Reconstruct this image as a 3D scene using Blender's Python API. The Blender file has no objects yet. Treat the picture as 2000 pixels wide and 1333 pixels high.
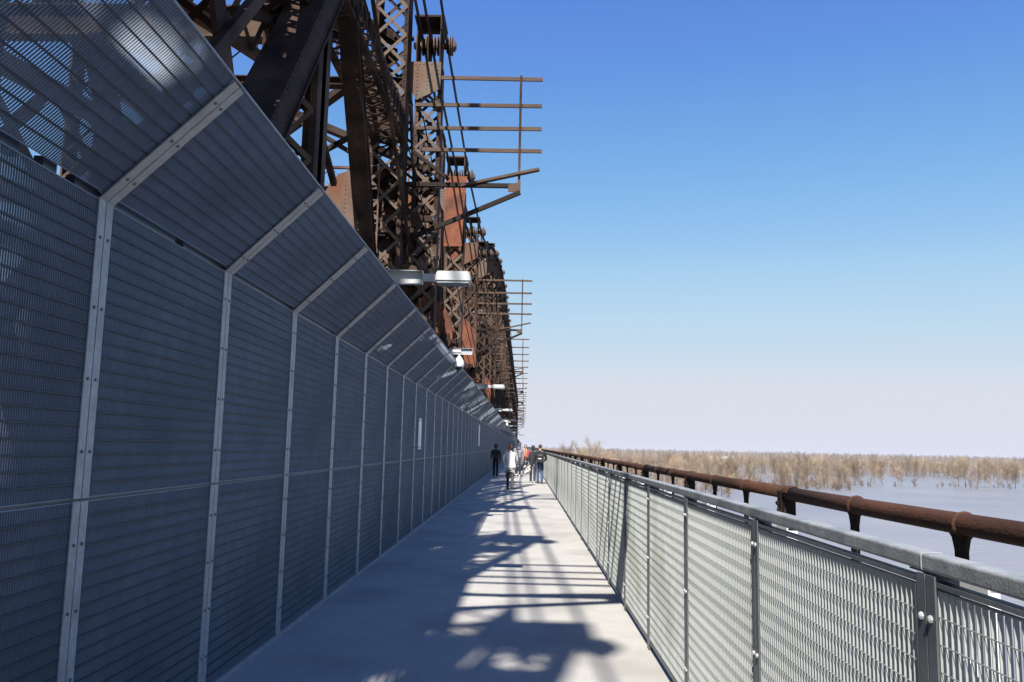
import bpy, math, random
from mathutils import Vector as V, Matrix
import numpy as np
R = random.Random(7)
rad = math.radians
SC = bpy.context.scene
COL = SC.collection

# ------------------------------------------------------------------ camera, sky, sun, exposure
F_PX, VPX, VPY, ROLL = 1600.0, 1023.0, 872.0, rad(1.1)
CAM_H = 1.6
HAZE = 1.5e-5
d = V((VPX - 1000, -(VPY - 666.5), -F_PX)).normalized()
u = V((math.sin(ROLL), math.cos(ROLL), 0)); u = (u - d * u.dot(d)).normalized()
xa = d.cross(u)
rot = Matrix((xa, d, u)).to_4x4()
cd = bpy.data.cameras.new('camera'); cam = bpy.data.objects.new('camera', cd); COL.objects.link(cam)
cd.sensor_width = 36; cd.lens = F_PX / 2000 * 36; cd.clip_start = 0.05; cd.clip_end = 30000
cam.matrix_world = Matrix.Translation((0, 0, CAM_H)) @ rot
SC.camera = cam

SUN_DIR = V((0.18, 0.82, -1.0)).normalized()          # travel direction of the light
SUN_EL = math.asin(-SUN_DIR.z)
w = bpy.data.worlds.new('World'); SC.world = w; w.use_nodes = True
nt = w.node_tree; nt.nodes.clear()
sky = nt.nodes.new('ShaderNodeTexSky'); sky.sky_type = 'NISHITA'; sky.sun_disc = False
sky.sun_elevation = SUN_EL; sky.sun_rotation = rad(180 + 12.4)
sky.altitude = 0; sky.air_density = 0.8; sky.dust_density = 0.1; sky.ozone_density = 1.0
bg = nt.nodes.new('ShaderNodeBackground'); bg.inputs['Strength'].default_value = 0.08
wo = nt.nodes.new('ShaderNodeOutputWorld')
# the same gentle per-channel response over the whole dome: clear spring-day blue, pale lavender low down
def mth(op, a, b_=None):
    m_ = nt.nodes.new('ShaderNodeMath'); m_.operation = op
    for i_, q_ in enumerate((a, b_)):
        if q_ is None: continue
        if isinstance(q_, (int, float)): m_.inputs[i_].default_value = q_
        else: nt.links.new(q_, m_.inputs[i_])
    return m_.outputs[0]
EXPO = 1.2; KS = 1 / (0.08 * 2 ** EXPO)
sc_ = nt.nodes.new('ShaderNodeVectorMath'); sc_.operation = 'SCALE'; sc_.inputs['Scale'].default_value = .1; nt.links.new(sky.outputs[0], sc_.inputs[0])
cu = nt.nodes.new('ShaderNodeRGBCurve'); cu.mapping.extend = 'HORIZONTAL'; cu.mapping.use_clip = False
for ch_, pts_ in enumerate((((.0, .0), (.10, .122), (.131, .174), (.194, .30), (.266, .44), (.44, .61), (.585, .70), (.90, .712), (1.0, .712)),
                            ((.0, .0), (.166, .287), (.216, .397), (.312, .546), (.416, .658), (.636, .723), (.782, .735), (1.0, .735)),
                            ((.0, .45), (.301, .745), (.38, .791), (.514, .863), (.636, .868), (.82, .845), (.877, .83), (1.0, .80)))):
    c_ = cu.mapping.curves[ch_]
    c_.points[0].location = pts_[0]; c_.points[1].location = pts_[-1]
    for p_ in pts_[1:-1]: c_.points.new(*p_)
    for p_ in c_.points: p_.handle_type = 'AUTO_CLAMPED'
cu.mapping.update(); nt.links.new(sc_.outputs[0], cu.inputs['Color'])
cb = nt.nodes.new('ShaderNodeVectorMath'); cb.operation = 'SCALE'; cb.inputs['Scale'].default_value = KS; nt.links.new(cu.outputs[0], cb.inputs[0])
nt.links.new(cb.outputs[0], bg.inputs['Color']); nt.links.new(bg.outputs[0], wo.inputs['Surface'])
sl = bpy.data.lights.new('sun', 'SUN'); sl.energy = 5.0; sl.angle = rad(0.53); sl.color = (1.0, 0.95, 0.87)
so = bpy.data.objects.new('sun', sl); COL.objects.link(so)
so.rotation_euler = SUN_DIR.to_track_quat('-Z', 'Y').to_euler(); so.location = (-20, -60, 80)
SC.view_settings.view_transform = 'Standard'; SC.view_settings.look = 'None'
SC.view_settings.gamma = 1; SC.view_settings.use_curve_mapping = False
SC.view_settings.exposure = EXPO
SC.render.engine = 'CYCLES'

# ------------------------------------------------------------------ materials
def mat(name, c1, c2=None, scale=6.0, rough=0.6, metal=0.0, bump=0.0, bscale=60.0, c3=None, s3=1.0, lo=0.35, hi=0.65, stretch=None):
    m = bpy.data.materials.new(name); m.use_nodes = True
    t = m.node_tree; n = t.nodes; b = n['Principled BSDF']
    b.inputs['Roughness'].default_value = rough; b.inputs['Metallic'].default_value = metal
    tc = n.new('ShaderNodeTexCoord'); src = tc.outputs['Object']
    if stretch:
        mp = n.new('ShaderNodeMapping'); mp.inputs['Scale'].default_value = stretch
        t.links.new(src, mp.inputs[0]); src = mp.outputs[0]
    c2 = c2 or tuple(x * 0.75 for x in c1)
    nz = n.new('ShaderNodeTexNoise'); nz.inputs['Scale'].default_value = scale; nz.inputs['Detail'].default_value = 6
    nz.inputs['Roughness'].default_value = 0.65
    rp = n.new('ShaderNodeValToRGB'); rp.color_ramp.elements[0].position = lo; rp.color_ramp.elements[1].position = hi
    rp.color_ramp.elements[0].color = (*c1, 1); rp.color_ramp.elements[1].color = (*c2, 1)
    t.links.new(src, nz.inputs['Vector']); t.links.new(nz.outputs[0], rp.inputs[0])
    out = rp.outputs[0]
    if c3:
        n3 = n.new('ShaderNodeTexNoise'); n3.inputs['Scale'].default_value = s3; n3.inputs['Detail'].default_value = 4
        r3 = n.new('ShaderNodeValToRGB'); r3.color_ramp.elements[0].position = 0.48; r3.color_ramp.elements[1].position = 0.66
        mx = n.new('ShaderNodeMix'); mx.data_type = 'RGBA'
        t.links.new(src, n3.inputs['Vector']); t.links.new(n3.outputs[0], r3.inputs[0]); t.links.new(r3.outputs[0], mx.inputs['Factor'])
        t.links.new(out, mx.inputs['A']); mx.inputs['B'].default_value = (*c3, 1); out = mx.outputs['Result']
    t.links.new(out, b.inputs['Base Color'])
    if bump:
        bn = n.new('ShaderNodeTexNoise'); bn.inputs['Scale'].default_value = bscale; bn.inputs['Detail'].default_value = 5
        bp = n.new('ShaderNodeBump'); bp.inputs['Strength'].default_value = bump; bp.inputs['Distance'].default_value = 0.01
        t.links.new(src, bn.inputs['Vector']); t.links.new(bn.outputs[0], bp.inputs['Height']); t.links.new(bp.outputs[0], b.inputs['Normal'])
    return m

M = {}
M['galv'] = mat('galvanised_steel', (.27, .285, .30), (.36, .375, .385), 28, .5, .12, .15, 120, (.24, .255, .27), 4)
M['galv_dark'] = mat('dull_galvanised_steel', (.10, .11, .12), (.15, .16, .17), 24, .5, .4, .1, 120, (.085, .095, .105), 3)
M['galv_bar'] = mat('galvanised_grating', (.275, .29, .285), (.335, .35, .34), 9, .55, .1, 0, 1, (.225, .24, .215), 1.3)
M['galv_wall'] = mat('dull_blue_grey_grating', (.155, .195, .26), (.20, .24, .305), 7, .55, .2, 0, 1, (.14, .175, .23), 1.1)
M['rail'] = mat('mottled_galvanised_rail', (.165, .178, .185), (.26, .272, .28), 16, .5, .1, .2, 120, (.13, .142, .15), 3)
M['rod'] = mat('shadow_toned_rod', (.030, .038, .052), (.042, .052, .07), 12, .6, .2)  # wall rods coloured dark to paint in their shadow lines
M['rust'] = mat('weathered_brown_rust', (.017, .011, .009), (.044, .0245, .017), 3.0, .85, 0, .5, 25, (.082, .054, .040), .8)  # paler bleached patches double as painted lit detail
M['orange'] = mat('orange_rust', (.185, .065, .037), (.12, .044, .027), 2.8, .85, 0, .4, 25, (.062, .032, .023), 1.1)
M['beige'] = mat('bleached_and_lit_rust', (.125, .095, .075), (.085, .062, .05), 4, .85, 0, .5, 25, (.11, .05, .03), 1.2, stretch=(1, 1, .35))
M['pipe'] = mat('brown_pipe_rust', (.046, .021, .0135), (.066, .031, .020), 14, .8, 0, .5, 90, (.032, .015, .010), 2.0, stretch=(1, .35, 1))
M['black_shade_rust'] = mat('black_and_shaded_rust', (.012, .009, .008), (.022, .014, .011), 9, .8, 0, .4, 60)  # black stanchions; on platform arms it paints in the underside shade
M['wood'] = mat('weathered_plank', (.10, .066, .05), (.06, .042, .033), 9, .9, 0, .4, 40, stretch=(.15, 2, 2))
M['lamp'] = mat('pale_lamp_enamel', (.38, .39, .40), (.43, .44, .45), 5, .4, .1)
M['lens'] = mat('lamp_lens', (.2, .21, .22), (.25, .26, .27), 5, .2)
M['white'] = mat('white_enamel', (.62, .63, .64), (.56, .57, .59), 4, .4)
M['black'] = mat('black_plastic', (.02, .02, .022), (.03, .03, .032), 9, .35)
M['ballast'] = mat('ballast', (.07, .065, .06), (.11, .1, .09), 22, .95, 0, .8, 40)
M['bark'] = mat('bare_bark', (.13, .10, .075), (.20, .165, .125), 1.2, .95)
M['barkdark'] = mat('dark_wet_bark', (.055, .043, .036), (.09, .07, .055), 1.2, .95)
M['twig'] = mat('pale_twigs', (.225, .170, .118), (.305, .240, .172), .25, .95)
M['twigred'] = mat('reddish_twigs', (.20, .130, .088), (.27, .185, .125), .25, .95)
M['willow'] = mat('yellow_green_willow', (.24, .25, .07), (.30, .29, .11), .4, .9)
M['farwood'] = mat('far_wood_twigs', (.13, .097, .070), (.26, .205, .150), .07, .95, 0, 0, 1, (.16, .12, .09), .012, .42, .6)
M['brush'] = mat('dry_brush', (.17, .115, .08), (.23, .17, .115), .3, .95)

for k_ in ('rust', 'orange', 'beige', 'pipe', 'wood', 'black_shade_rust'): M[k_].node_tree.nodes['Principled BSDF'].inputs['Specular IOR Level'].default_value = .18
def vary(m, lo=.55, hi=1.25):
    # every tree of the material a little darker or paler than its neighbour
    t = m.node_tree; n = t.nodes; b = n['Principled BSDF']; old = b.inputs['Base Color'].links[0].from_socket
    oi = n.new('ShaderNodeObjectInfo'); mr = n.new('ShaderNodeMapRange'); mr.inputs['To Min'].default_value = lo; mr.inputs['To Max'].default_value = hi
    sc = n.new('ShaderNodeVectorMath'); sc.operation = 'SCALE'
    t.links.new(oi.outputs['Random'], mr.inputs['Value']); t.links.new(old, sc.inputs[0]); t.links.new(mr.outputs[0], sc.inputs['Scale']); t.links.new(sc.outputs[0], b.inputs['Base Color'])
for k_ in ('bark', 'barkdark', 'twig', 'twigred', 'brush'): vary(M[k_])
M['distant'] = mat('distant_wood', (.125, .108, .108), (.16, .14, .135), .006, .95)  # purple-grey tone puts the distance haze into the colour
def deck_mat():
    m = mat('brushed_concrete', (.335, .322, .303), (.295, .285, .268), 2.2, .85, 0, 0, 1, (.25, .24, .225), .9)
    t = m.node_tree; n = t.nodes; b = n['Principled BSDF']
    tc = n.new('ShaderNodeTexCoord')
    wv = n.new('ShaderNodeTexWave'); wv.wave_type = 'BANDS'; wv.bands_direction = 'X'
    wv.inputs['Scale'].default_value = 16; wv.inputs['Distortion'].default_value = .5; wv.inputs['Detail'].default_value = 2
    nz = n.new('ShaderNodeTexNoise'); nz.inputs['Scale'].default_value = 90; nz.inputs['Detail'].default_value = 5
    ad = n.new('ShaderNodeMath'); ad.operation = 'ADD'
    bp = n.new('ShaderNodeBump'); bp.inputs['Strength'].default_value = .35; bp.inputs['Distance'].default_value = .004
    t.links.new(tc.outputs['Object'], wv.inputs[0]); t.links.new(tc.outputs['Object'], nz.inputs['Vector'])
    t.links.new(wv.outputs['Fac'], ad.inputs[0]); t.links.new(nz.outputs[0], ad.inputs[1])
    t.links.new(ad.outputs[0], bp.inputs['Height']); t.links.new(bp.outputs[0], b.inputs['Normal'])
    # scattered dark scuffs and specks
    sp = n.new('ShaderNodeTexNoise'); sp.inputs['Scale'].default_value = 38; sp.inputs['Detail'].default_value = 3
    sr = n.new('ShaderNodeValToRGB'); sr.color_ramp.elements[0].position = .66; sr.color_ramp.elements[1].position = .74
    mx = n.new('ShaderNodeMix'); mx.data_type = 'RGBA'; mx.inputs['B'].default_value = (.20, .19, .18, 1)
    old = b.inputs['Base Color'].links[0].from_socket
    t.links.new(tc.outputs['Object'], sp.inputs['Vector']); t.links.new(sp.outputs[0], sr.inputs[0])
    t.links.new(sr.outputs[0], mx.inputs['Factor']); t.links.new(old, mx.inputs['A']); t.links.new(mx.outputs['Result'], b.inputs['Base Color'])
    return m
M['deck'] = deck_mat()

def water_mat():
    m = bpy.data.materials.new('muddy_river_water'); m.use_nodes = True
    t = m.node_tree; n = t.nodes; b = n['Principled BSDF']
    tc = n.new('ShaderNodeTexCoord')
    nz = n.new('ShaderNodeTexNoise'); nz.inputs['Scale'].default_value = .012; nz.inputs['Detail'].default_value = 5
    rp = n.new('ShaderNodeValToRGB'); rp.color_ramp.elements[0].position = .35; rp.color_ramp.elements[1].position = .68
    rp.color_ramp.elements[0].color = (.15, .15, .165, 1); rp.color_ramp.elements[1].color = (.185, .18, .19, 1)
    t.links.new(tc.outputs['Object'], nz.inputs['Vector']); t.links.new(nz.outputs[0], rp.inputs[0]); t.links.new(rp.outputs[0], b.inputs['Base Color'])
    b.inputs['Roughness'].default_value = .30; b.inputs['IOR'].default_value = 1.33
    mp = n.new('ShaderNodeMapping'); mp.inputs['Scale'].default_value = (.35, 1.0, 1)
    n1 = n.new('ShaderNodeTexNoise'); n1.inputs['Scale'].default_value = .28; n1.inputs['Detail'].default_value = 6
    n2 = n.new('ShaderNodeTexNoise'); n2.inputs['Scale'].default_value = .03; n2.inputs['Detail'].default_value = 3
    mu = n.new('ShaderNodeMath'); mu.operation = 'MULTIPLY_ADD'; mu.inputs[1].default_value = 2.0
    bp = n.new('ShaderNodeBump'); bp.inputs['Strength'].default_value = 1.0; bp.inputs['Distance'].default_value = .9
    t.links.new(tc.outputs['Object'], mp.inputs[0]); t.links.new(mp.outputs[0], n1.inputs['Vector']); t.links.new(mp.outputs[0], n2.inputs['Vector'])
    t.links.new(n2.outputs[0], mu.inputs[0]); t.links.new(n1.outputs[0], mu.inputs[2])
    t.links.new(mu.outputs[0], bp.inputs['Height']); t.links.new(bp.outputs[0], b.inputs['Normal'])
    return m
M['water'] = water_mat()

# ------------------------------------------------------------------ mesh helpers
class MB:
    def __init__(s): s.v = []; s.f = []; s.mi = []; s.cur = 0
    def add(s, vs, fs):
        o = len(s.v); s.v.extend(tuple(p) for p in vs)
        for f in fs: s.f.append(tuple(i + o for i in f)); s.mi.append(s.cur)
    def box(s, a, b):
        (x0, y0, z0), (x1, y1, z1) = a, b
        s.add([(x0,y0,z0),(x1,y0,z0),(x1,y1,z0),(x0,y1,z0),(x0,y0,z1),(x1,y0,z1),(x1,y1,z1),(x0,y1,z1)],
              [(0,3,2,1),(4,5,6,7),(0,1,5,4),(1,2,6,5),(2,3,7,6),(3,0,4,7)])
    def beam(s, p0, p1, wd, dp, side=(1, 0, 0)):
        p0, p1 = V(p0), V(p1); a = (p1 - p0).normalized(); sd = V(side); sd = (sd - a * sd.dot(a)).normalized(); n = a.cross(sd)
        q = []
        for p in (p0, p1):
            for i, j in ((-1,-1),(1,-1),(1,1),(-1,1)): q.append(p + sd * (i * wd / 2) + n * (j * dp / 2))
        s.add(q, [(0,3,2,1),(4,5,6,7),(0,1,5,4),(1,2,6,5),(2,3,7,6),(3,0,4,7)])
    def ibeam(s, p0, p1, wd, dp, t, side=(1, 0, 0)):
        p0, p1 = V(p0), V(p1); a = (p1 - p0).normalized(); sd = V(side); sd = (sd - a * sd.dot(a)).normalized(); n = a.cross(sd)
        for k in (-1, 1):
            o = n * (k * (dp - t) / 2); s.beam(p0 + o, p1 + o, wd, t, side)
        s.beam(p0, p1, t, dp - 2 * t, side)
    def tube(s, pts, rs, seg=8, cap=True):
        pts = [V(p) for p in pts]
        if not hasattr(rs, '__len__'): rs = [rs] * len(pts)
        o = len(s.v); ref = None
        for i, p in enumerate(pts):
            a = (pts[min(i+1, len(pts)-1)] - pts[max(i-1, 0)]).normalized()
            if ref is None: ref = V((0, 0, 1)) if abs(a.z) < .9 else V((1, 0, 0))
            e1 = (ref - a * ref.dot(a)).normalized(); e2 = a.cross(e1); ref = e1
            for k in range(seg):
                t = 2 * math.pi * k / seg
                s.v.append(tuple(p + (e1 * math.cos(t) + e2 * math.sin(t)) * rs[i]))
        for i in range(len(pts) - 1):
            for k in range(seg):
                k2 = (k + 1) % seg
                s.f.append((o+i*seg+k, o+i*seg+k2, o+(i+1)*seg+k2, o+(i+1)*seg+k)); s.mi.append(s.cur)
        if cap:
            s.f.append(tuple(o + k for k in reversed(range(seg)))); s.mi.append(s.cur)
            e = o + (len(pts)-1)*seg; s.f.append(tuple(e + k for k in range(seg))); s.mi.append(s.cur)
    def prism(s, poly, t, origin, e1, e2):
        origin, e1, e2 = V(origin), V(e1), V(e2); n = e1.cross(e2).normalized()
        k = len(poly)
        vs = [origin + e1*a + e2*b - n*(t/2) for a, b in poly] + [origin + e1*a + e2*b + n*(t/2) for a, b in poly]
        fs = [tuple(reversed(range(k))), tuple(range(k, 2*k))] + [(i, (i+1) % k, k+(i+1) % k, k+i) for i in range(k)]
        s.add(vs, fs)
    def rivet(s, p, n, r=.022):
        p, n = V(p), V(n).normalized(); e1 = n.orthogonal().normalized(); e2 = n.cross(e1)
        b = [p + (e1*math.cos(k*math.pi/3) + e2*math.sin(k*math.pi/3))*r for k in range(6)]
        c = [q + n*r*.55 - (q - p)*.45 for q in b]
        s.add(b + c, [(k, (k+1) % 6, 6+(k+1) % 6, 6+k) for k in range(6)] + [tuple(range(6, 12))])
    def rivets(s, p0, p1, n, step=.12, r=.022):
        p0, p1 = V(p0), V(p1); c = max(2, int((p1-p0).length/step))
        for i in range(c): s.rivet(p0.lerp(p1, (i+.5)/c), n, r)
    def mesh(s, name, mats):
        me = bpy.data.meshes.new(name); me.from_pydata(s.v, [], s.f)
        for m in (mats if isinstance(mats, (list, tuple)) else [mats]): me.materials.append(m)
        if max(s.mi or [0]) > 0: me.polygons.foreach_set('material_index', s.mi)
        me.update(); return me
    def build(s, name, mats, parent=None, kind=None, smooth=False):
        if parent is not None and parent.type == 'EMPTY' and not parent.get('_local'):
            o3 = parent.location; s.v = [(a-o3.x, b-o3.y, c-o3.z) for a, b, c in s.v]
        elif parent is not None and parent.get('_off'):
            o3 = V(parent['_off']); s.v = [(a-o3.x, b-o3.y, c-o3.z) for a, b, c in s.v]
        me = s.mesh(name, mats)
        if smooth: me.polygons.foreach_set('use_smooth', [True]*len(me.polygons))
        return link(name, me, parent, kind)

def link(name, me, parent=None, kind=None):
    o = bpy.data.objects.new(name, me); COL.objects.link(o)
    if parent is not None:
        o.parent = parent
        if '_off' in parent: o['_off'] = list(parent['_off'])
        elif parent.type == 'EMPTY' and not parent.get('_local'): o['_off'] = list(parent.location)
    if kind: o['kind'] = kind
    return o
def tag(o, label, cat, group=None):
    o['label'] = label; o['category'] = cat
    if group: o['group'] = group
    return o
def empty(name, label, cat, loc=(0, 0, 0), group=None, local=False):
    o = bpy.data.objects.new(name, None); COL.objects.link(o); o.location = loc; o.empty_display_size = .2
    if local: o['_local'] = 1
    return tag(o, label, cat, group)
def copy_tree(o, parent=None):
    c = o.copy(); COL.objects.link(c)
    if parent is not None: c.parent = parent
    for ch in list(o.children): copy_tree(ch, c)
    return c
def struct(o): o['kind'] = 'structure'; return o

# ------------------------------------------------------------------ river and walkway deck
WZ = -26.0
b = MB(); b.add([(-9000, -3000, WZ), (14000, -3000, WZ), (14000, 16000, WZ), (-9000, 16000, WZ)], [(0, 1, 2, 3)])
struct(b.build('water', M['water']))
b = MB()
XL, XR = -1.985, 1.04
J0, JP = 25.1, 8.35
for k in range(-6, 72):
    y0 = J0 + k*JP; b = MB(); b.box((XL-.06, y0+(.012 if y0 > 20 else .004), -.20), (XR+.10, y0+JP-(.012 if y0 > 11 else .004), 0))
    struct(b.build('walkway', M['deck']))
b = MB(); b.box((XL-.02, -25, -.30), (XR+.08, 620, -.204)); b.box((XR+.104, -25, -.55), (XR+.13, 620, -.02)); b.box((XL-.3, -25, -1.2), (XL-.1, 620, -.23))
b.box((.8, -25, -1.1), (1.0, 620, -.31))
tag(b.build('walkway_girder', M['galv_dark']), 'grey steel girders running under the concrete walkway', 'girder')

# ------------------------------------------------------------------ steel screen wall on the left
BAY = 1.6; Y0 = 3.7
SEAM = 1.32; TOPZ = 2.70; CX, CZ = -1.385, 3.285
PITCH_BAR, PITCH_ROD = .0285, .0665
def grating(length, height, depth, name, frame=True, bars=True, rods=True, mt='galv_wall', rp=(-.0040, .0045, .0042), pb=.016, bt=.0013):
    """panel in local (y along, z up), front face at x=0 looking +x, bars reach back to -depth"""
    mb = MB()
    if frame:
        mb.box((-depth, 0, 0), (0, length, .005)); mb.box((-depth, 0, height-.005), (0, length, height))
        mb.box((-depth, 0, .005), (0, .005, height-.005)); mb.box((-depth, length-.005, .005), (0, length, height-.005))
    if bars:
        n = int((length-.02)/pb)
        for i in range(1, n):
            y = i*length/n; mb.box((-depth, y-bt, .006), (-.001, y+bt, height-.006))
    if rods:
        n = round(height/PITCH_ROD); mb.cur = 1
        for i in range(1, n):
            z = i*height/n; mb.box((rp[0], .006, z-rp[2]), (rp[1], length-.006, z+rp[2]))
    return mb.mesh(name, [M[mt], M['rod' if mt == 'galv_wall' else mt]])
def rod_mesh(length, name='cross_rod', mt='galv_wall', rp=(-.0040, .0045, .0042)):
    mb = MB(); mb.box((rp[0], .006, -rp[2]), (rp[1], length-.006, rp[2])); return mb.mesh(name, M['rod' if mt == 'galv_wall' else mt])
def bar_mesh(height, depth, name='bearing_bar'):
    mb = MB(); mb.box((-depth, -.0018, .006), (-.001, .0018, height-.006)); return mb.mesh(name, M['galv_bar'])

wall = empty('screen_wall', 'tall blue grey steel grating screen wall with a sloping canopy along the left of the walkway', 'wall', (XL, 0, 0))
wall['_local'] = 1                                        # children given in coordinates local to the wall base
PL = BAY - .10
HL, HU = SEAM - .04 - .008, TOPZ - SEAM - .012
slope = V((CX-XL-.02, 0, CZ-TOPZ-.02)); LS = slope.length; ang = math.atan2(slope.x, slope.z)
DL = .0088
DW = .0094
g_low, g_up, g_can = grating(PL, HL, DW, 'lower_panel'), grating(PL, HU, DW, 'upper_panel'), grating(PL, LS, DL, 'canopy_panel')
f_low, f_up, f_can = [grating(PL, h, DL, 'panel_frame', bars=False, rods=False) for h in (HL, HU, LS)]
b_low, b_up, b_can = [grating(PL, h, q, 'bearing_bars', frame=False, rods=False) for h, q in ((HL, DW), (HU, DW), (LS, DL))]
rod = rod_mesh(PL)
# wall post: pair of front flanges with bolts, a hollow section behind
def post_mesh(h, z0, z1):
    mb = MB()
    for a, c in ((-.064, -.004), (.004, .064)): mb.box((.003, a, z0), (.009, c, z1))
    mb.box((-.012, -.05, z0), (.0028, -.044, z1)); mb.box((-.012, .044, z0), (.0028, .05, z1)); mb.box((-.10, -.05, z0), (-.012, .05, z1))
    return mb
def bolts(z0, z1, n):
    mb = MB()
    for i in range(n):
        z = z0 + (i+.5)/n*(z1-z0)
        for y in (-.034, .034): mb.tube([(.009, y, z), (.015, y, z)], .008, 6)
    return mb
pm_low = post_mesh(0, .03, SEAM-.006).mesh('lower_post', M['galv']); pm_up = post_mesh(0, SEAM+.006, TOPZ).mesh('upper_post', M['galv'])
bm_low = bolts(.1, SEAM-.05, 4).mesh('bolts', M['galv_dark']); bm_up = bolts(SEAM+.05, TOPZ-.02, 4).mesh('bolts', M['galv_dark'])
mb = MB()
for a, c in ((-.064, -.004), (.004, .064)): mb.box((.003, a, -.012), (.009, c, LS))
mb.box((-.05, -.04, -.0), (-.0165, .04, LS)); rib_m = mb.mesh('canopy_rib', M['galv'])
rb_m = bolts(.0, LS, 3).mesh('bolts', M['galv_dark'])
def put(name, me, loc, parent, roty=0, kind=None):
    o = link(name, me, parent, kind); o.location = loc; o.rotation_euler = (0, roty, 0); return o
NB = 120
for k in range(-4, NB):
    y = Y0 + k*BAY
    near = -1 <= k <= 3
    p = put('lower_post', pm_low, (0, y, 0), wall); q = put('upper_post', pm_up, (0, y, 0), wall)
    r = put('canopy_rib', rib_m, (.012, y, TOPZ+.008), wall, ang)
    if k < 12:
        put('bolts', bm_low, (0, 0, 0), p, kind='stuff'); put('bolts', bm_up, (0, 0, 0), q, kind='stuff'); put('bolts', rb_m, (0, 0, 0), r, kind='stuff')
    ya = y + .05
    for nm, gm, fm, bmn, h, loc, ry in (('lower_panel', g_low, f_low, b_low, HL, (0, ya, .04), 0), ('upper_panel', g_up, f_up, b_up, HU, (0, ya, SEAM+.006), 0),
                                        ('canopy_panel', g_can, f_can, b_can, LS, (.012, ya, TOPZ+.026), ang)):
        if near:
            o = put(nm, fm, loc, wall, ry); put('bearing_bars', bmn, (0, 0, 0), o, kind='stuff')
            n = round(h/PITCH_ROD)
            for i in range(1, n): put('cross_rod', rod, (0, 0, i*h/n), o)
        else: put(nm, gm, loc, wall, ry)
# coarse far run, solid behind
YE = Y0 + NB*BAY
mb = MB(); mb.box((-.02, YE, .04), (0, 620, TOPZ)); mb.prism([(0, 0), (slope.x, slope.z), (slope.x-.01, slope.z+.01), (-.01, .01)], 620-YE, (.012, (YE+620)/2, TOPZ+.02), (1, 0, 0), (0, 0, 1))
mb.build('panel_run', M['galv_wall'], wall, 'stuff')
mb = MB(); mb.box((-.10, -8, SEAM-.06), (-.013, YE, SEAM+.04)); mb.box((-.10, -8, 2.35), (-.05, YE, 2.43)); mb.build('wall_girt', M['galv_dark'], wall)
rg = random.Random(4)
mb = MB(); yy = 2.95
for yy, L in ((2.42, .16), (2.86, .20), (3.22, .10), (3.46, 1.05), (4.62, .75), (5.45, 1.5), (7.05, 1.48), (8.6, 6.3), (14.95, YE-15)): mb.box((-.055, yy, TOPZ-.02), (-.014, yy+L, TOPZ+.045))
mb.build('gap_backing', M['black'], wall, 'stuff')  # black strip added behind the gap so it reads dark
mb = MB(); mb.box((-.012, -8, .0), (.006, YE, .035)); mb.build('base_angle', M['galv'], wall)
mb = MB(); e = V((slope.x, 0, slope.z)) ; mb.box((e.x-.012+.012, -8, TOPZ+.026+e.z+.002), (e.x+.012, YE, TOPZ+.026+e.z+.01)); mb.build('canopy_edge_angle', M['galv'], wall)

# white plates on the wall
for (yy, z0, z1, wd, lab) in ((15.55, 1.50, 2.08, .44, 'nearer narrow white plate fixed at head height on the grey screen wall'),
                             (36.2, 1.55, 2.50, .8, 'farther white plate on the grey screen wall above the hooded walker')):
    mb = MB(); mb.box((XL+.012, yy-wd/2, z0), (XL+.02, yy+wd/2, z1)); o = tag(mb.build('wall_plate', M['white']), lab, 'plate', 'white plates on the screen wall')
    for a in (-1, 1):
        for c in (z0+.04, z1-.04): mb = MB(); mb.tube([(XL+.02, yy+a*(wd/2-.04), c), (XL+.03, yy+a*(wd/2-.04), c)], .018, 6); mb.build('bolt', M['black'], o)

# lamps on the canopy edge
lamp0 = empty('walkway_lamp', 'pale grey box lamp', 'lamp', (0, 0, 0), 'lamps reaching out from the canopy edge', local=True)
mb = MB(); t = .006   # channel arm open towards the viewer, local: x=0 canopy edge, z=0 underside
mb.box((-.28, 0, .0), (.185, .07, t)); mb.box((-.28, 0, .142), (.185, .07, .148)); mb.box((-.28, .064, t), (.185, .07, .142)); mb.box((.179, 0, t), (.185, .064, .142))
mb.build('arm', M['lamp'], lamp0)
mb = MB(); mb.box((.187, .012, .035), (.335, .058, .115)); mb.build('neck', M['lamp'], lamp0)
mb = MB(); N = 10
prof = [(.33, 0.0), (.338, .082), (.355, .098), (.67, .098), (.69, .082), (.70, 0)]
mb.prism(prof, .22, (0, .04, .034), (1, 0, 0), (0, 0, 1)); hd = mb.build('lamp_head', M['lamp'], lamp0)
mb = MB(); mb.box((.345, -.06, .006), (.685, .14, .0335)); mb.build('lens', M['lens'], lamp0)
for xx in (.42, .6): mb = MB(); mb.tube([(xx, .0, .132), (xx, .0, .147)], .008, 6); mb.build('bolt', M['galv'], lamp0)
lamp_txt = ['nearest pale box lamp, its long arm level with the second platform', 'second pale box lamp, small, beyond the white dome camera', 'third pale box lamp along the canopy', 'fourth pale box lamp along the canopy',
            'fifth pale box lamp along the canopy', 'sixth pale box lamp along the canopy', 'farthest tiny pale box lamp on the canopy edge', 'tiny pale lamp far down the canopy edge']
for k in range(8):
    o = lamp0 if k == 0 else copy_tree(lamp0)
    o.location = (CX+.09, 8.53+16*k, CZ+.0); o['label'] = lamp_txt[k]

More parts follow.
